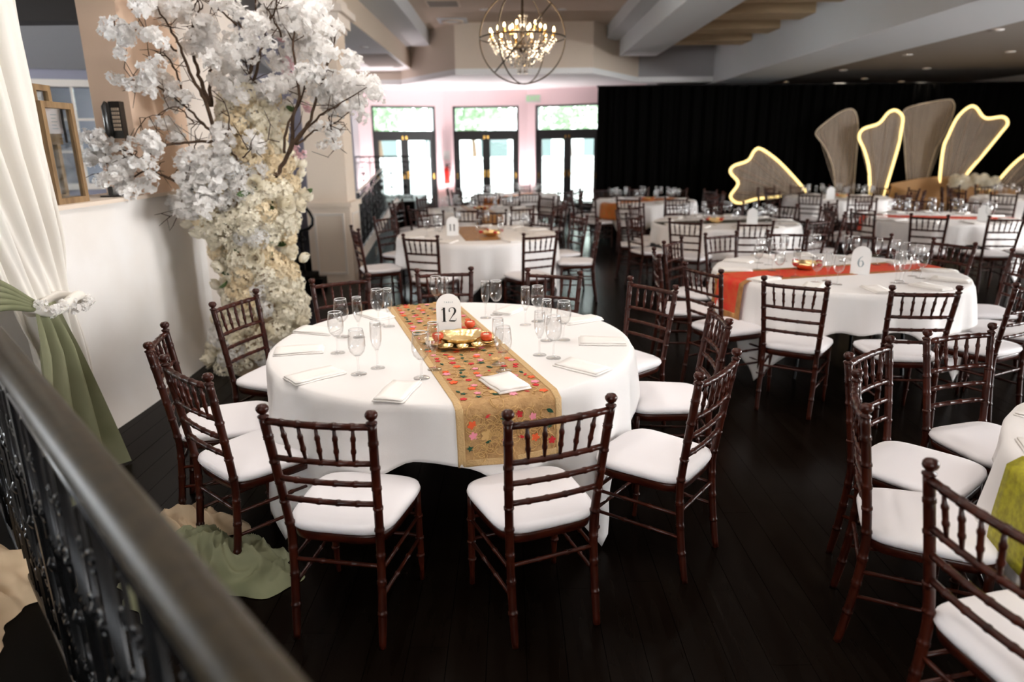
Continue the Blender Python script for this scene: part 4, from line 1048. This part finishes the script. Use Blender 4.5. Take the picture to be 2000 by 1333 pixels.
BL = [(400,30,70),(480,60,70),(540,120,55),(650,90,65),(600,30,65),(240,190,70),(320,220,70),(430,210,55),(250,320,42),(470,240,50),(180,200,35),(350,40,50),
      (250,480,45),(320,510,42),(410,510,62),(450,410,62),(550,340,58),(580,560,85),(530,500,65),(560,630,52),(480,470,50),
      (780,170,80),(740,260,75),(830,300,85),(780,360,60),(720,220,55),(900,310,60),(870,480,65),(960,440,65),(950,540,65),(1000,340,65),(1060,230,60),(990,80,55),(1060,130,50),(960,210,55),(1130,260,55),(900,390,50),(1020,500,45),(890,540,45),
      (1150,60,90),(1240,100,90),(1330,50,85),(1420,60,85),(1470,130,75),(1400,170,85),(1300,190,75),(1560,190,60),(1480,250,85),(1390,270,85),(1510,320,65),(1290,310,60),(1200,20,60),(860,20,50),(950,20,45),(1120,130,60),(1450,10,70),(1340,120,70),(1200,150,60),(1440,340,60),
      (1620,370,65),(1680,380,42),(1370,460,75),(1310,500,60),(1440,430,65),(1220,520,75),(1130,550,65),(1340,560,55),(1450,560,65),(1520,600,85),(1600,560,75),(1700,520,90),(1780,560,62),(1740,480,62),(1690,620,62),(1600,650,60),(1700,690,50),(1510,530,65),(1210,390,65),(1650,470,50),(1560,480,60),(1250,640,55),(1180,600,50),
      (40,830,50),(130,850,62),(200,890,55),(310,880,42),(420,850,72),(440,910,52),(130,950,62),(210,1000,62),(90,930,50),(180,1080,52),(130,1090,40),(300,1000,65),(380,980,62),(280,1060,65),(240,1160,45),(330,1150,60),(400,1120,55),(480,740,42),(560,780,60),(600,830,45),(440,1060,40),(60,960,40),
      (1500,780,50),(1560,800,42),(1470,880,32),(1560,880,28),(1430,760,42),(1530,850,30),
      (870,830,75),(850,900,65),(1050,840,60),(1090,890,52),(700,960,65),(640,960,50),(700,1060,85),(780,1050,85),(760,1150,85),(820,1130,75),(700,1140,65),(900,1000,62),(600,1220,62),(650,1270,62),(800,1220,75),(700,1250,65),(840,1010,65),(640,1170,50),(560,1250,45),(1020,700,50)]
for i, (x, y, r) in enumerate(BL):
    dY = bq.uniform(-.42, -.05) if 700 < x < 1150 else bq.uniform(-.4, .15)
    if y > 800 and 600 < x < 1150: dY = bq.uniform(-.42, -.32)
    if x < 480: dY = bq.uniform(-.62, -.47)
    sc = r/60*.98
    o = link('blossom_cluster', CB[i % 5], ft, bpt(x, y, dY)); o.rotation_euler = (bq.uniform(-.6, .6), bq.uniform(-.6, .6), bq.uniform(0, 6.28)); o.scale = (sc*1.1, sc, sc*.95)
    if r > 58:
        o = link('blossom_cluster', CB[(i+2) % 5], ft, bpt(x+bq.uniform(-45, 45), y+bq.uniform(-40, 40), dY+.06)); o.rotation_euler = (bq.uniform(0, 6), bq.uniform(0, 6), bq.uniform(0, 6.28)); sc *= .68; o.scale = (sc, sc, sc)
for i, (x, y, r) in enumerate([(1240,240,26),(1260,390,42),(1250,440,34),(1340,940,44),(1300,980,40),(1260,360,30),(1320,900,36),(1380,640,30)]):
    o = link('blossom_cluster', CBP[i % 2], ft, bpt(x, y, .15)); sc = r/60; o.scale = (sc, sc, sc); o.rotation_euler = (i, i*2, i*3)

for o in list(ft.children):
    if o.name.startswith('blossom_cluster'): o['kind'] = 'stuff'

# ------------------------------------------------------------------ curtain, sash, dropped fabric
def curtain_pt(u, v):
    z = 4.15*(1-v)+.01
    yl = 3.30-1.3*max(0, (z-.98))/3.1 if z > .98 else 3.30+.16*(.98-z)/.98
    yr = 3.775
    pin = math.exp(-((z-.97)/.22)**2)
    y = yl+(yr-yl)*u; k = 1-.62*pin
    x = -2.455+.035*k*math.sin(u*6.28*5.0+.8*math.sin(2.2*z))+.018*k*math.sin(u*6.28*11+1.3)-.03*pin
    if u > .9: x -= .02*(u-.9)*10
    return (x+.06*pin*math.sin(math.pi*u), y, z)
cr = MB().grid(curtain_pt, 110, 60).build('curtain', 'curtain_cream', None, True); tag(cr, 'cream curtain tied back at the left edge', 'curtain')
cr.modifiers.new('thick', 'SOLIDIFY').thickness = .002
def sage_pt(u, v):
    z = .98*(1-v)+.01; y0 = 3.27-.42*v**1.3; y1 = 3.43+.17*v**.8
    return (-2.34+.045*min(1, v*4)*math.sin(u*6.28*3+1.2*v)+.10*v, y0+(y1-y0)*u, z)
sa = tag(empty('sage_sash', (-2.36, 3.33, .97)), 'sage green fabric sash tied round the cream curtain', 'sash')
m = MB().grid(sage_pt, 50, 30); m.v = [(a+2.36, b-3.33, c-.97) for a, b, c in m.v]; m.build('hanging_tail', 'cloth_sage', sa, True)
for i in range(5):
    z1 = .10+.09*i; p = [(0, .05, .0), (.02, -.08, .02+.01*i), (.03, -.3, .04+z1*.35), (.03, -.75, z1*.9)]
    sp, wd = smooth_path([Vector(q) for q in p], [.012, .016, .018, .02], 6); MB().tube(sp, wd, 9).build('gathered_fold', 'cloth_sage', sa, True)
kt = MB().tube([(.06*math.cos(t)+.0, .19*math.sin(t)+.13, .02*math.sin(3*t)) for t in np.linspace(0, 6.28, 25)[:-1]], .026, 8, closed=True); kt.build('knot_band', 'curtain_cream', sa, True)
gl = tag(empty('flower_tie', (-2.30, 3.44, .975)), 'small white flower garland on the curtain tie', 'flowers')
for i in range(9):
    o = link('blossom_cluster', CB[i % 5], gl, (.03*math.sin(i*2.2), -.17+.05*i, .025*math.cos(i*1.7)-.006*i)); s_ = .42+.1*math.sin(i*3); o.scale = (s_, s_, s_)
from mathutils import noise as mnoise
def heap(name, c, rx, ry, h, m, label, seed, base=0.004):
    q = random.Random(seed); ph = [q.uniform(0, 6.28) for _ in range(6)]; off = Vector((q.uniform(0, 50), q.uniform(0, 50), 0))
    def f(u, v):
        a = u*2*math.pi; r = 1-v; o_ = 1+.16*math.sin(3*a+ph[0])+.12*math.sin(5*a+ph[1])+.06*math.sin(11*a+ph[2]); x = rx*r*o_*math.cos(a); y = ry*r*o_*math.sin(a)
        k = max(0, 1-r**3.0); p_ = Vector((x, y, 0))
        wv = p_+Vector((mnoise.noise(p_*4+off), mnoise.noise(p_*4+off+Vector((9, 3, 0))), 0))*.12
        rid = 1-abs(mnoise.noise(wv*7+off))*2.0; rid2 = 1-abs(mnoise.noise(wv*15+off*2))*1.8; big = .5+.5*mnoise.noise(p_*3.5+off)
        return (x+.012*rid2, y+.012*rid, base+h*k*(.15+.40*max(0, rid)**2+.18*max(0, rid2)+.35*big))
    o = MB().grid(f, 130, 44, True).build(name, m, None, True); o.location = c; return tag(o, label, 'fabric')
heap('fabric_heap', (-1.30, 2.50, 0), .34, .27, .2, 'cloth_sage', 'sage green fabric heaped on the floor behind the handrail', 3)
heap('fabric_heap', (-1.52, 2.84, 0), .22, .15, .14, 'cloth_cream', 'cream fabric scrap lying behind the green heap', 4)
heap('fabric_heap', (-2.02, 2.02, .19), .40, .30, .22, 'cloth_cream', 'cream fabric pooled on the walkway at the lower left', 6)
def near_curtain(u, v):
    z = .20+2.6*(1-v); y = 2.05+.5*(u-.5)*(1-.3*v); return (-2.14+.03*math.sin(u*6.28*3)+.10*v**3, y-.15, z)
o = MB().grid(near_curtain, 40, 20).build('curtain', 'curtain_cream', None, True); tag(o, 'pale fabric hanging at the far left edge behind the iron railing', 'curtain')

# ------------------------------------------------------------------ ledge things
def lantern(loc, rz, W, D, H_, label, card=False):
    t = tag(empty('wooden_lantern', loc, rz), label, 'lantern', 'wooden lanterns on the ledge'); b = .032
    for sx in (-1, 1):
        for sy in (-1, 1):
            x, y = sx*(W/2-b/2), sy*(D/2-b/2); MB().box(x-b/2, x+b/2, y-b/2, y+b/2, .035, H_-.035).build('corner_post', 'weathered_wood', t)
    MB().box(-W/2, W/2, -D/2, D/2, 0, .035).build('base', 'weathered_wood', t)
    tp = MB().box(-W/2, W/2, -D/2, -D/2+b, H_-.035, H_).box(-W/2, W/2, D/2-b, D/2, H_-.035, H_).box(-W/2, -W/2+b, -D/2+b, D/2-b, H_-.035, H_).box(W/2-b, W/2, -D/2+b, D/2-b, H_-.035, H_); tp.build('top_frame', 'weathered_wood', t)
    for sx in (-1, 1): MB().box(sx*(W/2-b/2)-.0015, sx*(W/2-b/2)+.0015, -D/2+b, D/2-b, .035, H_-.035).build('glass_side', 'lantern_glass', t)
    for sy in (-1, 1): MB().box(-W/2+b, W/2-b, sy*(D/2-b/2)-.0015, sy*(D/2-b/2)+.0015, .035, H_-.035).build('glass_side', 'lantern_glass', t)
    MB().lathe([(0, 0), (.036, 0), (.036, .07), (.03, .074), (0, .07)], 16, (0, 0, .036)).build('candle', 'wax', t, True)
    return t
lantern((-2.76, 4.22, 1.425), .0, .24, .30, .58, 'weathered wooden lantern with glass sides on the white ledge')
lantern((-2.945, 4.475, 1.425), 0, .13, .17, .70, 'taller wooden lantern standing behind the glass sided one')
mc = tag(empty('menu_card', (-2.745, 4.285, 1.83)), 'small printed card on a wooden clip leaning in the lantern', 'card')
MB().box(-.075, .075, -.004, 0, 0, .16).build('card_sheet', 'paper', mc); MB().box(-.07, .06, -.012, .006, -.07, .0).build('clip_block', 'weathered_wood', mc)
MB().box(.076, .092, -.02, .01, -.06, .19).build('clip_edge', 'phone_black', mc)
ln = MB()
for j in range(5):
    for k in range(2): ln.box(-.05+.06*k, -.05+.06*k+.03+.008*((j+k) % 2), -.0055, -.004, .03+.022*j, .034+.022*j)
ln.build('print_lines', 'ink_pale', mc)
mc.rotation_euler = (0, 0, .58); mc.scale = (.8, .8, .9)
ph_ = tag(empty('wall_telephone', (-2.69, 4.95, 1.93), -math.pi/2), 'black wall telephone on the peach wall beside the pier', 'telephone')
MB().lathe([(.0, -.02), (.03, -.02), (.035, -.01), (.035, .01), (0, .012)], 10, (0, 0, 0)).build('wall_mount', 'phone_black', ph_)
hsm = MB().tube([(.07, -.06, .11), (.085, -.065, .08), (.09, -.065, 0), (.085, -.065, -.08), (.07, -.06, -.11)], [.022, .036, .030, .036, .022], 12); hsm.build('handset', 'phone_black', ph_, True)
MB().box(0, .06, -.05, .085, -.12, .12).build('phone_body', 'phone_black', ph_)
ph_.scale = (1, .56, 1)
for j in range(6):
    for k in range(4): MB().box(.06, .066, -.018+.024*k, -.002+.024*k, -.07+.026*j, -.052+.026*j).build('key', 'phone_key', ph_)
ch = tag(empty('candle_holder', (-2.72, 5.03-.25, 1.425)), 'small black candle holder on the ledge beside the blossoms', 'candle holder')
MB().box(-.05, .05, -.07, .07, 0, .012).build('base', 'phone_black', ch); MB().lathe([(0, .012), (.014, .012), (.016, .07), (.012, .07), (0, .06)], 12, (0, -.03, 0)).build('cup', 'phone_black', ch)

# ------------------------------------------------------------------ black drape and feather panels
def drape_pt(u, v):
    x = 1.95+10.5*u; z = 2.97*(1-v)+.01
    return (x, 16.0+.045*math.sin(x*21)+.025*math.sin(x*47+1), z)
o = MB().grid(drape_pt, 420, 4).build('backdrop_drape', 'drape_black', None, True); tag(o, 'tall black pleated drape across the right half of the hall', 'drape'); o.modifiers.new('thick', 'SOLIDIFY').thickness = .01
tb = tag(MB().tube([(1.93, 16, 2.985), (12.45, 16, 2.985)], .02, 8).build('drape_pole', 'iron'), 'horizontal pole carrying the black drape', 'pole')
Z7 = lambda x, y: (1150+x/2.353, 150+y/2.353)
PAN = [([(1000,530),(930,450),(860,380),(790,332),(760,340),(730,385),(665,410),(650,440),(685,490),(650,550),(690,582),(770,562),(880,550)], True, 15.0, 'low glowing feather panel fanning to the left'),
       ([(1130,640),(1130,540),(1120,420),(1080,320),(1040,262),(1080,215),(1150,165),(1205,148),(1230,180),(1235,260),(1225,400),(1215,540),(1212,640)], False, 15.5, 'unlit tan feather panel left of the tall glowing one'),
       ([(1300,600),(1290,520),(1285,420),(1265,340),(1240,280),(1260,240),(1330,215),(1375,165),(1410,155),(1440,185),(1435,240),(1420,320),(1385,440),(1360,525),(1340,600)], True, 15.1, 'tall narrow glowing feather panel between two tan ones'),
       ([(1475,640),(1470,560),(1455,420),(1445,260),(1440,180),(1470,140),(1640,105),(1675,120),(1675,160),(1640,250),(1590,340),(1560,440),(1530,560),(1520,640)], False, 15.5, 'tallest unlit tan feather panel in the middle of the fan'),
       ([(1600,600),(1605,525),(1625,340),(1650,270),(1690,190),(1740,142),(1775,140),(1820,190),(1900,185),(1922,215),(1890,260),(1800,370),(1740,440),(1690,520),(1650,600)], True, 15.1, 'large glowing feather panel at the right of the fan'),
       ([(1820,560),(1870,490),(1940,410),(2000,360),(2060,330),(2110,345),(2135,400),(2195,420),(2215,455),(2180,500),(2215,555),(2170,600),(2080,590),(1950,585),(1860,590)], True, 15.0, 'low glowing feather panel cut off by the right edge')]
for pts_, lit, Y, lb in PAN:
    P = [atY(*Z7(x, y), Y) for x, y in pts_]; base = Vector((P[0].x, Y, 0)); root = tag(empty('feather_panel', base), lb, 'decor panel', 'feather shaped panels before the black drape')
    L = [p-base for p in P]; sp, _ = smooth_path(L, [1]*len(L), 6); n = len(sp)
    m = MB(); m.add([(p.x, -.012, p.z) for p in sp]+[(p.x, .012, p.z) for p in sp], [tuple(range(n)), tuple(range(n, 2*n))[::-1]]+[(i, (i+1) % n, (i+1) % n+n, i+n) for i in range(n)])
    m.build('gauze_panel', 'panel_gauze', root)
    b0 = (sp[0]+sp[-1])*.5; mid = n//2
    for k in range(5):
        i = int(n*(.28+.11*k)); e = sp[i]; c_ = b0.lerp(e, .5)+(sp[mid]-b0).normalized().cross(Vector((0, 1, 0)))*.06*(k-2)*0
        MB().tube([b0+Vector((0, -.02, 0)), c_+Vector((0, -.02, 0)), b0.lerp(e, .96)+Vector((0, -.02, 0))], .008, 5).build('rib', 'rib_gauze', root)
    MB().tube([p+Vector((0, -.018, 0)) for p in sp], .029 if lit else .012, 8).build('light_tube' if lit else 'edge_frame', 'led' if lit else 'rib_metal', root, True)
    MB().box(b0.x-.02, b0.x+.02, 0, .03, -base.z, max(.1, b0.z)).build('stand', 'iron', root)
# stage, sofa, small statues and flowers
st('stage', MB().box(4.6, 12.4, 13.95, 15.95, 0, .22), 'platform_black', 'low black stage before the drape')
sf = tag(empty('sofa', (9.35, 14.55, .16)), 'tan upholstered sofa with rolled arms on the stage', 'sofa')
def sbox(x0, x1, y0, y1, z0, z1, r=.05):
    m = MB(); lv = [(z0, r*.6), (z0+r*.5, 0), (z1-r, 0), (z1-r*.3, r*.3), (z1, r)]; vs = []
    for z, g in lv:
        for k in range(20):
            a = 2*math.pi*(k+.5)/20; c, s = math.cos(a), math.sin(a); x = math.copysign(abs(c)**.3, c); y = math.copysign(abs(s)**.3, s); vs.append(((x0+x1)/2+((x1-x0)/2-g)*x, (y0+y1)/2+((y1-y0)/2-g)*y, z))
    return m.add(vs, [(i*20+k, i*20+(k+1) % 20, (i+1)*20+(k+1) % 20, (i+1)*20+k) for i in range(4) for k in range(20)]+[tuple(range(20))[::-1], tuple(range(80, 100))])
sbox(-1.1, 1.1, -.1, .5, .12, .42).build('seat_cushion', 'sofa_tan', sf, True)
MB().grid(lambda u, v: (-1.1+2.2*u, .42+.12*v, .4+v*(.22+.20*math.sin(math.pi*(.15+.7*u))**1.0+.08*u)), 24, 8).grid(lambda u, v: (1.1-2.2*u, .56+.06*v, .4+v*(.22+.20*math.sin(math.pi*(.15+.7*(1-u)))+.08*(1-u))), 24, 8).build('backrest', 'sofa_tan', sf, True)
for s in (-1, 1): MB().tube([(s*1.1, -.12, .5), (s*1.1, .5, .55)], .11, 12).box(s*1.1-.08, s*1.1+.08, -.1, .5, .1, .5).build('arm', 'sofa_tan', sf, True)
for s in (-1, 1):
    for y in (-.05, .45): MB().lathe([(.03, 0), (.05, .06), (.04, .12)], 8, (s*1.0, y, 0)).build('foot', 'gold', sf)
for i, (x, y, Y, s) in enumerate(((1700, 500, 14.4, 1.0), (1790, 490, 14.3, .8), (1840, 505, 14.3, .9))):
    p = atY(*Z7(x, y), Y); t = tag(empty('floral_arrangement', (p.x, Y, .22)), ['cream flower arrangement behind the sofa end', 'cream flower arrangement right of the sofa back', 'white flower arrangement at the right arm of the sofa'][i], 'flowers', 'flower arrangements on the stage')
    MB().lathe([(.07, 0), (.03, .05), (.025, p.z-.42), (.06, p.z-.36), (.07, p.z-.30), (0, p.z-.30)], 12).build('pedestal', 'gold', t, True)
    for k in range(6): o = link('hydrangea_head', HY['petal_ivory'][k % 3], t, (.1*math.cos(k), .1*math.sin(k), p.z-.22+.06*(k % 3))); o.scale = (s, s, s)

# ------------------------------------------------------------------ chandelier
CC = Vector((.147, 8.0, 2.854)); cd = tag(empty('chandelier', CC), 'round orb chandelier with candle bulbs and hanging crystals', 'chandelier')
R_ = .462
def ring_pts(a, b, R, n=64): return [a*(R*math.cos(t))+b*(R*math.sin(t)) for t in np.linspace(0, 2*math.pi, n+1)[:-1]]
X, Y_, Zv = Vector((1, 0, 0)), Vector((0, 1, 0)), Vector((0, 0, 1))
for a, b in ((X, Zv), (X, Y_), (Vector((.55, .83, 0)).normalized(), Zv), (Vector((.64, .2, .74)).normalized(), Vector((-.2, .97, -.1)).normalized())):
    b = (b-a*a.dot(b)).normalized(); MB().tube(ring_pts(a, b, R_), .0075, 6, closed=True).build('orb_ring', 'bronze', cd, True)
MB().tube([(0, 0, R_), (0, 0, 4.2-CC.z)], .008, 6).build('hanging_rod', 'bronze', cd); MB().lathe([(0, -.03), (.06, -.025), (.065, 0)], 16, (0, 0, 4.2-CC.z)).build('ceiling_rose', 'bronze', cd)
MB().lathe([(0, -.16), (.03, -.14), (.05, -.08), (.02, -.02), (.03, .04), (.015, .1), (.04, .16), (.045, .2), (.015, .25), (.01, R_)], 14).build('centre_column', 'bronze', cd, True)
cry = MB().add([(0, 0, .016), (.009, 0, 0), (0, .009, 0), (-.009, 0, 0), (0, -.009, 0), (0, 0, -.024)], [(0,1,2),(0,2,3),(0,3,4),(0,4,1),(5,2,1),(5,3,2),(5,4,3),(5,1,4)]).mesh('crystal', 'crystal')
bulbm = MB().lathe([(0, 0), (.010, .006), (.0125, .02), (.008, .038), (0, .05)], 10).mesh('bulb', 'bulb', True)
candm = MB().lathe([(.022, 0), (.024, .006), (.012, .01), (.011, .05), (0, .05)], 10).mesh('candle_cup', 'brass', True)
cl = 0
for n_, rr, z0 in ((12, .35, .0), (6, .2, .06)):
    for k in range(n_):
        a = 2*math.pi*k/n_+.2; u = Vector((math.cos(a), math.sin(a), 0))
        sp, wd = smooth_path([Vector((0, 0, -.06)), u*rr*.5+Vector((0, 0, -.10)), u*rr*.9+Vector((0, 0, -.05)), u*rr+Vector((0, 0, z0))], [.006]*4, 5)
        arm = MB().tube(sp, wd, 6).build('arm', 'bronze', cd, True)
        link('candle_cup', candm, arm, u*rr+Vector((0, 0, z0))); link('bulb', bulbm, arm, u*rr+Vector((0, 0, z0+.05)))
cstr = []
for ring_r, zt, ln_, nn in ((.365, -.02, 5, 24), (.27, -.07, 6, 18), (.16, -.13, 6, 12), (.06, -.2, 6, 6), (.05, .22, 4, 6)):
    for k in range(nn):
        a = 2*math.pi*k/nn; s_ = MB()
        for j in range(ln_):
            z = zt-.028*j; o_ = Vector((ring_r*math.cos(a)*(1-.05*j), ring_r*math.sin(a)*(1-.05*j), z)); k2 = 1.0 if j < ln_-1 else 1.5
            s_.add([tuple(o_+Vector(q)*k2) for q in ((0,0,.015),(.012,0,0),(0,.012,0),(-.012,0,0),(0,-.012,0),(0,0,-.018))], [(0,1,2),(0,2,3),(0,3,4),(0,4,1),(5,2,1),(5,3,2),(5,4,3),(5,1,4)])
        s_.build('crystal_strand', 'crystal', cd)
pl = bpy.data.lights.new('chandelier_glow', 'POINT'); pl.energy = 45; pl.color = (1, .78, .52); pl.shadow_soft_size = .25
lo = bpy.data.objects.new('chandelier_glow', pl); COL.objects.link(lo); lo.parent = cd; lo.location = (0, 0, .12)

# ------------------------------------------------------------------ ceiling fittings, wall fittings
DLT = MB().lathe([(.062, -.012), (.085, -.010), (.09, 0), (.06, 0), (.055, .03), (.062, -.012)], 20).mesh('trim_ring', 'plastic_white', True)
DLL = {k: MB().lathe([(0, -.005), (.058, -.005), (.058, -.002), (0, -.002)], 16).mesh('lens', k) for k in ('lamp_lens', 'lamp_off')}
def downlight(loc, label, power=0, lens='lamp_lens', color=(1, .86, .70), angle=140):
    t = tag(empty('recessed_downlight', loc), label, 'downlight', 'recessed ceiling downlights'); link('trim_ring', DLT, t); link('lens', DLL[lens], t)
    if power:
        l = bpy.data.lights.new('downlight_beam', 'SPOT'); l.energy = power; l.color = color; l.spot_size = math.radians(angle); l.spot_blend = 1.0; l.shadow_soft_size = .12
        b = bpy.data.objects.new('downlight_beam', l); COL.objects.link(b); b.parent = t; b.location = (0, 0, -.03)
for (u, v), nm in (((1948, 58), 'nearest at the right'), ((1973, 101), 'second at the right edge'), ((1773, 107), 'left of the second row'), ((1810, 134), 'third row by the pale wall'), ((1647, 137), 'third row beside the grey beam'), ((1689, 154), 'fourth row left'), ((1761, 160), 'fourth row right'), ((1535, 161), 'farthest beside the grey beam')):
    p = atZ(u, v, 3.295); downlight(p, 'lit round downlight in the lower right ceiling, '+nm, 30)
for (u, v), nm in (((945, 18), 'left of the chandelier'), ((1098, 18), 'right of the chandelier')):
    p = atZ(u, v, 4.195); downlight(p, 'small round downlight in the beige ceiling '+nm, 12)
for (u, v), nm in (((710, 92), 'near the column capital'), ((775, 131), 'at the far end')):
    p = atZ(u, v, 3.495); downlight(p, 'round spotlight in the white soffit '+nm, 0, 'lamp_off')
k = 0
for x in (-1.2, .4, 1.7):  # unseen grid of lamps added as overhead fill for the near tables
    for y in (.6, 2.2, 3.9, 5.6):
        downlight((x, y, 4.195), 'added fill downlight of the main ceiling above the viewer, row %s column %s' % (['one', 'two', 'three', 'four'][k % 4], ['one', 'two', 'three'][k//4]), 47, color=(1, .94, .89)); k += 1
for i, (x, y, pw_) in enumerate(((-1.55, 3.6, 75), (-1.3, 4.7, 60))):  # two unseen lamps added to brighten the flowers and plaster wall
    downlight((x, y, 4.195), ['added fill downlight for the low plaster wall', 'added fill downlight above the flower tree'][i], pw_, color=(1, .95, .90))
for i, (x, y) in enumerate(((7.2, 3), (7.2, 6), (9.5, 6), (9.5, 9), (7.2, 9))):  # more unseen lamps, added as fill over the right side
    downlight((x, y, 3.295), 'added fill downlight of the lower right ceiling beyond the frame, number %s' % ['one', 'two', 'three', 'four', 'five'][i], 60, color=(1, .93, .85))
for i, (u, v) in enumerate(((865, 6), (884, 40))):
    p = atZ(u, v, 4.195); t = tag(empty('ceiling_vent', p), ['square ceiling vent at the top edge left of the chandelier', 'square ceiling speaker with round ring left of the chandelier'][i], 'vent')
    MB().box(-.30, .30, -.30, .30, -.012, 0).build('frame', 'ceiling_grey' if i else 'paint_cream', t)
    if i: MB().tube([(.2*math.cos(a), .2*math.sin(a), -.016) for a in np.linspace(0, 6.28, 29)[:-1]], .03, 6, closed=True).build('speaker_ring', 'paint_cream', t, True)
    else:
        for k in range(6): MB().box(-.26, .26, -.24+.085*k, -.19+.085*k, -.02, -.012).build('slat', 'ceiling_dark', t)
p = atZ(745, 118, 3.495); t = tag(empty('access_panel', p), 'grey square access panel in the white soffit', 'panel'); MB().box(-.45, .3, -1.0, 1.0, -.012, 0).build('panel_plate', 'ceiling_dark', t)
es = tag(empty('exit_sign', (.62, 18.86, 2.93)), 'small pale EXIT sign on the pink wall above the glass doors', 'sign'); MB().box(-.2, .2, 0, .03, -.1, .1).build('sign_box', 'plastic_white', es)
cu = bpy.data.curves.new('letters', 'FONT'); cu.body = 'EXIT'; cu.size = .17; cu.align_x = 'CENTER'; cu.align_y = 'CENTER'; cu.extrude = .003; o = bpy.data.objects.new('letters', cu); COL.objects.link(o)
me = bpy.data.meshes.new_from_object(o.evaluated_get(bpy.context.evaluated_depsgraph_get())); bpy.data.objects.remove(o); me.materials.clear(); me.materials.append(MATS['exit_green']); link('letters', me, es, (0, -.004, 0), (math.pi/2, 0, 0))
p = atY(873, 345, 18.95); fx = tag(empty('fire_extinguisher', (p.x, 18.98, .78)), 'red fire extinguisher hung between the left and middle glass doors', 'fire extinguisher')
MB().lathe([(0, 0), (.07, 0), (.075, .02), (.075, .36), (.05, .43), (.02, .45), (0, .45)], 16).build('cylinder', 'extinguisher_red', fx, True)
MB().box(-.02, .02, -.02, .02, .45, .50).box(-.02, .09, -.012, .012, .50, .52).build('valve', 'black_frame', fx); MB().tube([(.02, -.03, .47), (.1, -.06, .42), (.1, -.06, .2)], .012, 6).build('hose', 'black_frame', fx)
MB().box(-.09, .09, .06, .07, .62, .86).build('sign_plate', 'plastic_white', fx)

# coloured uplights standing at the piers of the bay
for i, (x, y) in enumerate(((-1.72, 18.7), (.40, 18.7), (-3.45, 18.0))):
    t = tag(empty('uplight', (x, y, 0)), ['black floor uplight at the pier left of the middle glass doors', 'black floor uplight at the pier right of the middle glass doors', 'black floor uplight left of the left glass doors'][i], 'uplight', 'floor uplights at the bay')
    MB().lathe([(.07, 0), (.09, .01), (.09, .16), (.08, .18), (.075, .17), (0, .165)], 16).build('housing', 'phone_black', t, True); MB().lathe([(0, .167), (.07, .167), (.07, .172), (0, .172)], 16).build('lens', 'lamp_lens', t)
    l = bpy.data.lights.new('uplight_beam', 'SPOT'); l.energy = 300; l.color = (1, .86, .88); l.spot_size = math.radians(120); l.spot_blend = 1; l.shadow_soft_size = .08
    b = bpy.data.objects.new('uplight_beam', l); COL.objects.link(b); b.parent = t; b.location = (0, 0, .2); b.rotation_euler = (math.radians(186), 0, 0)
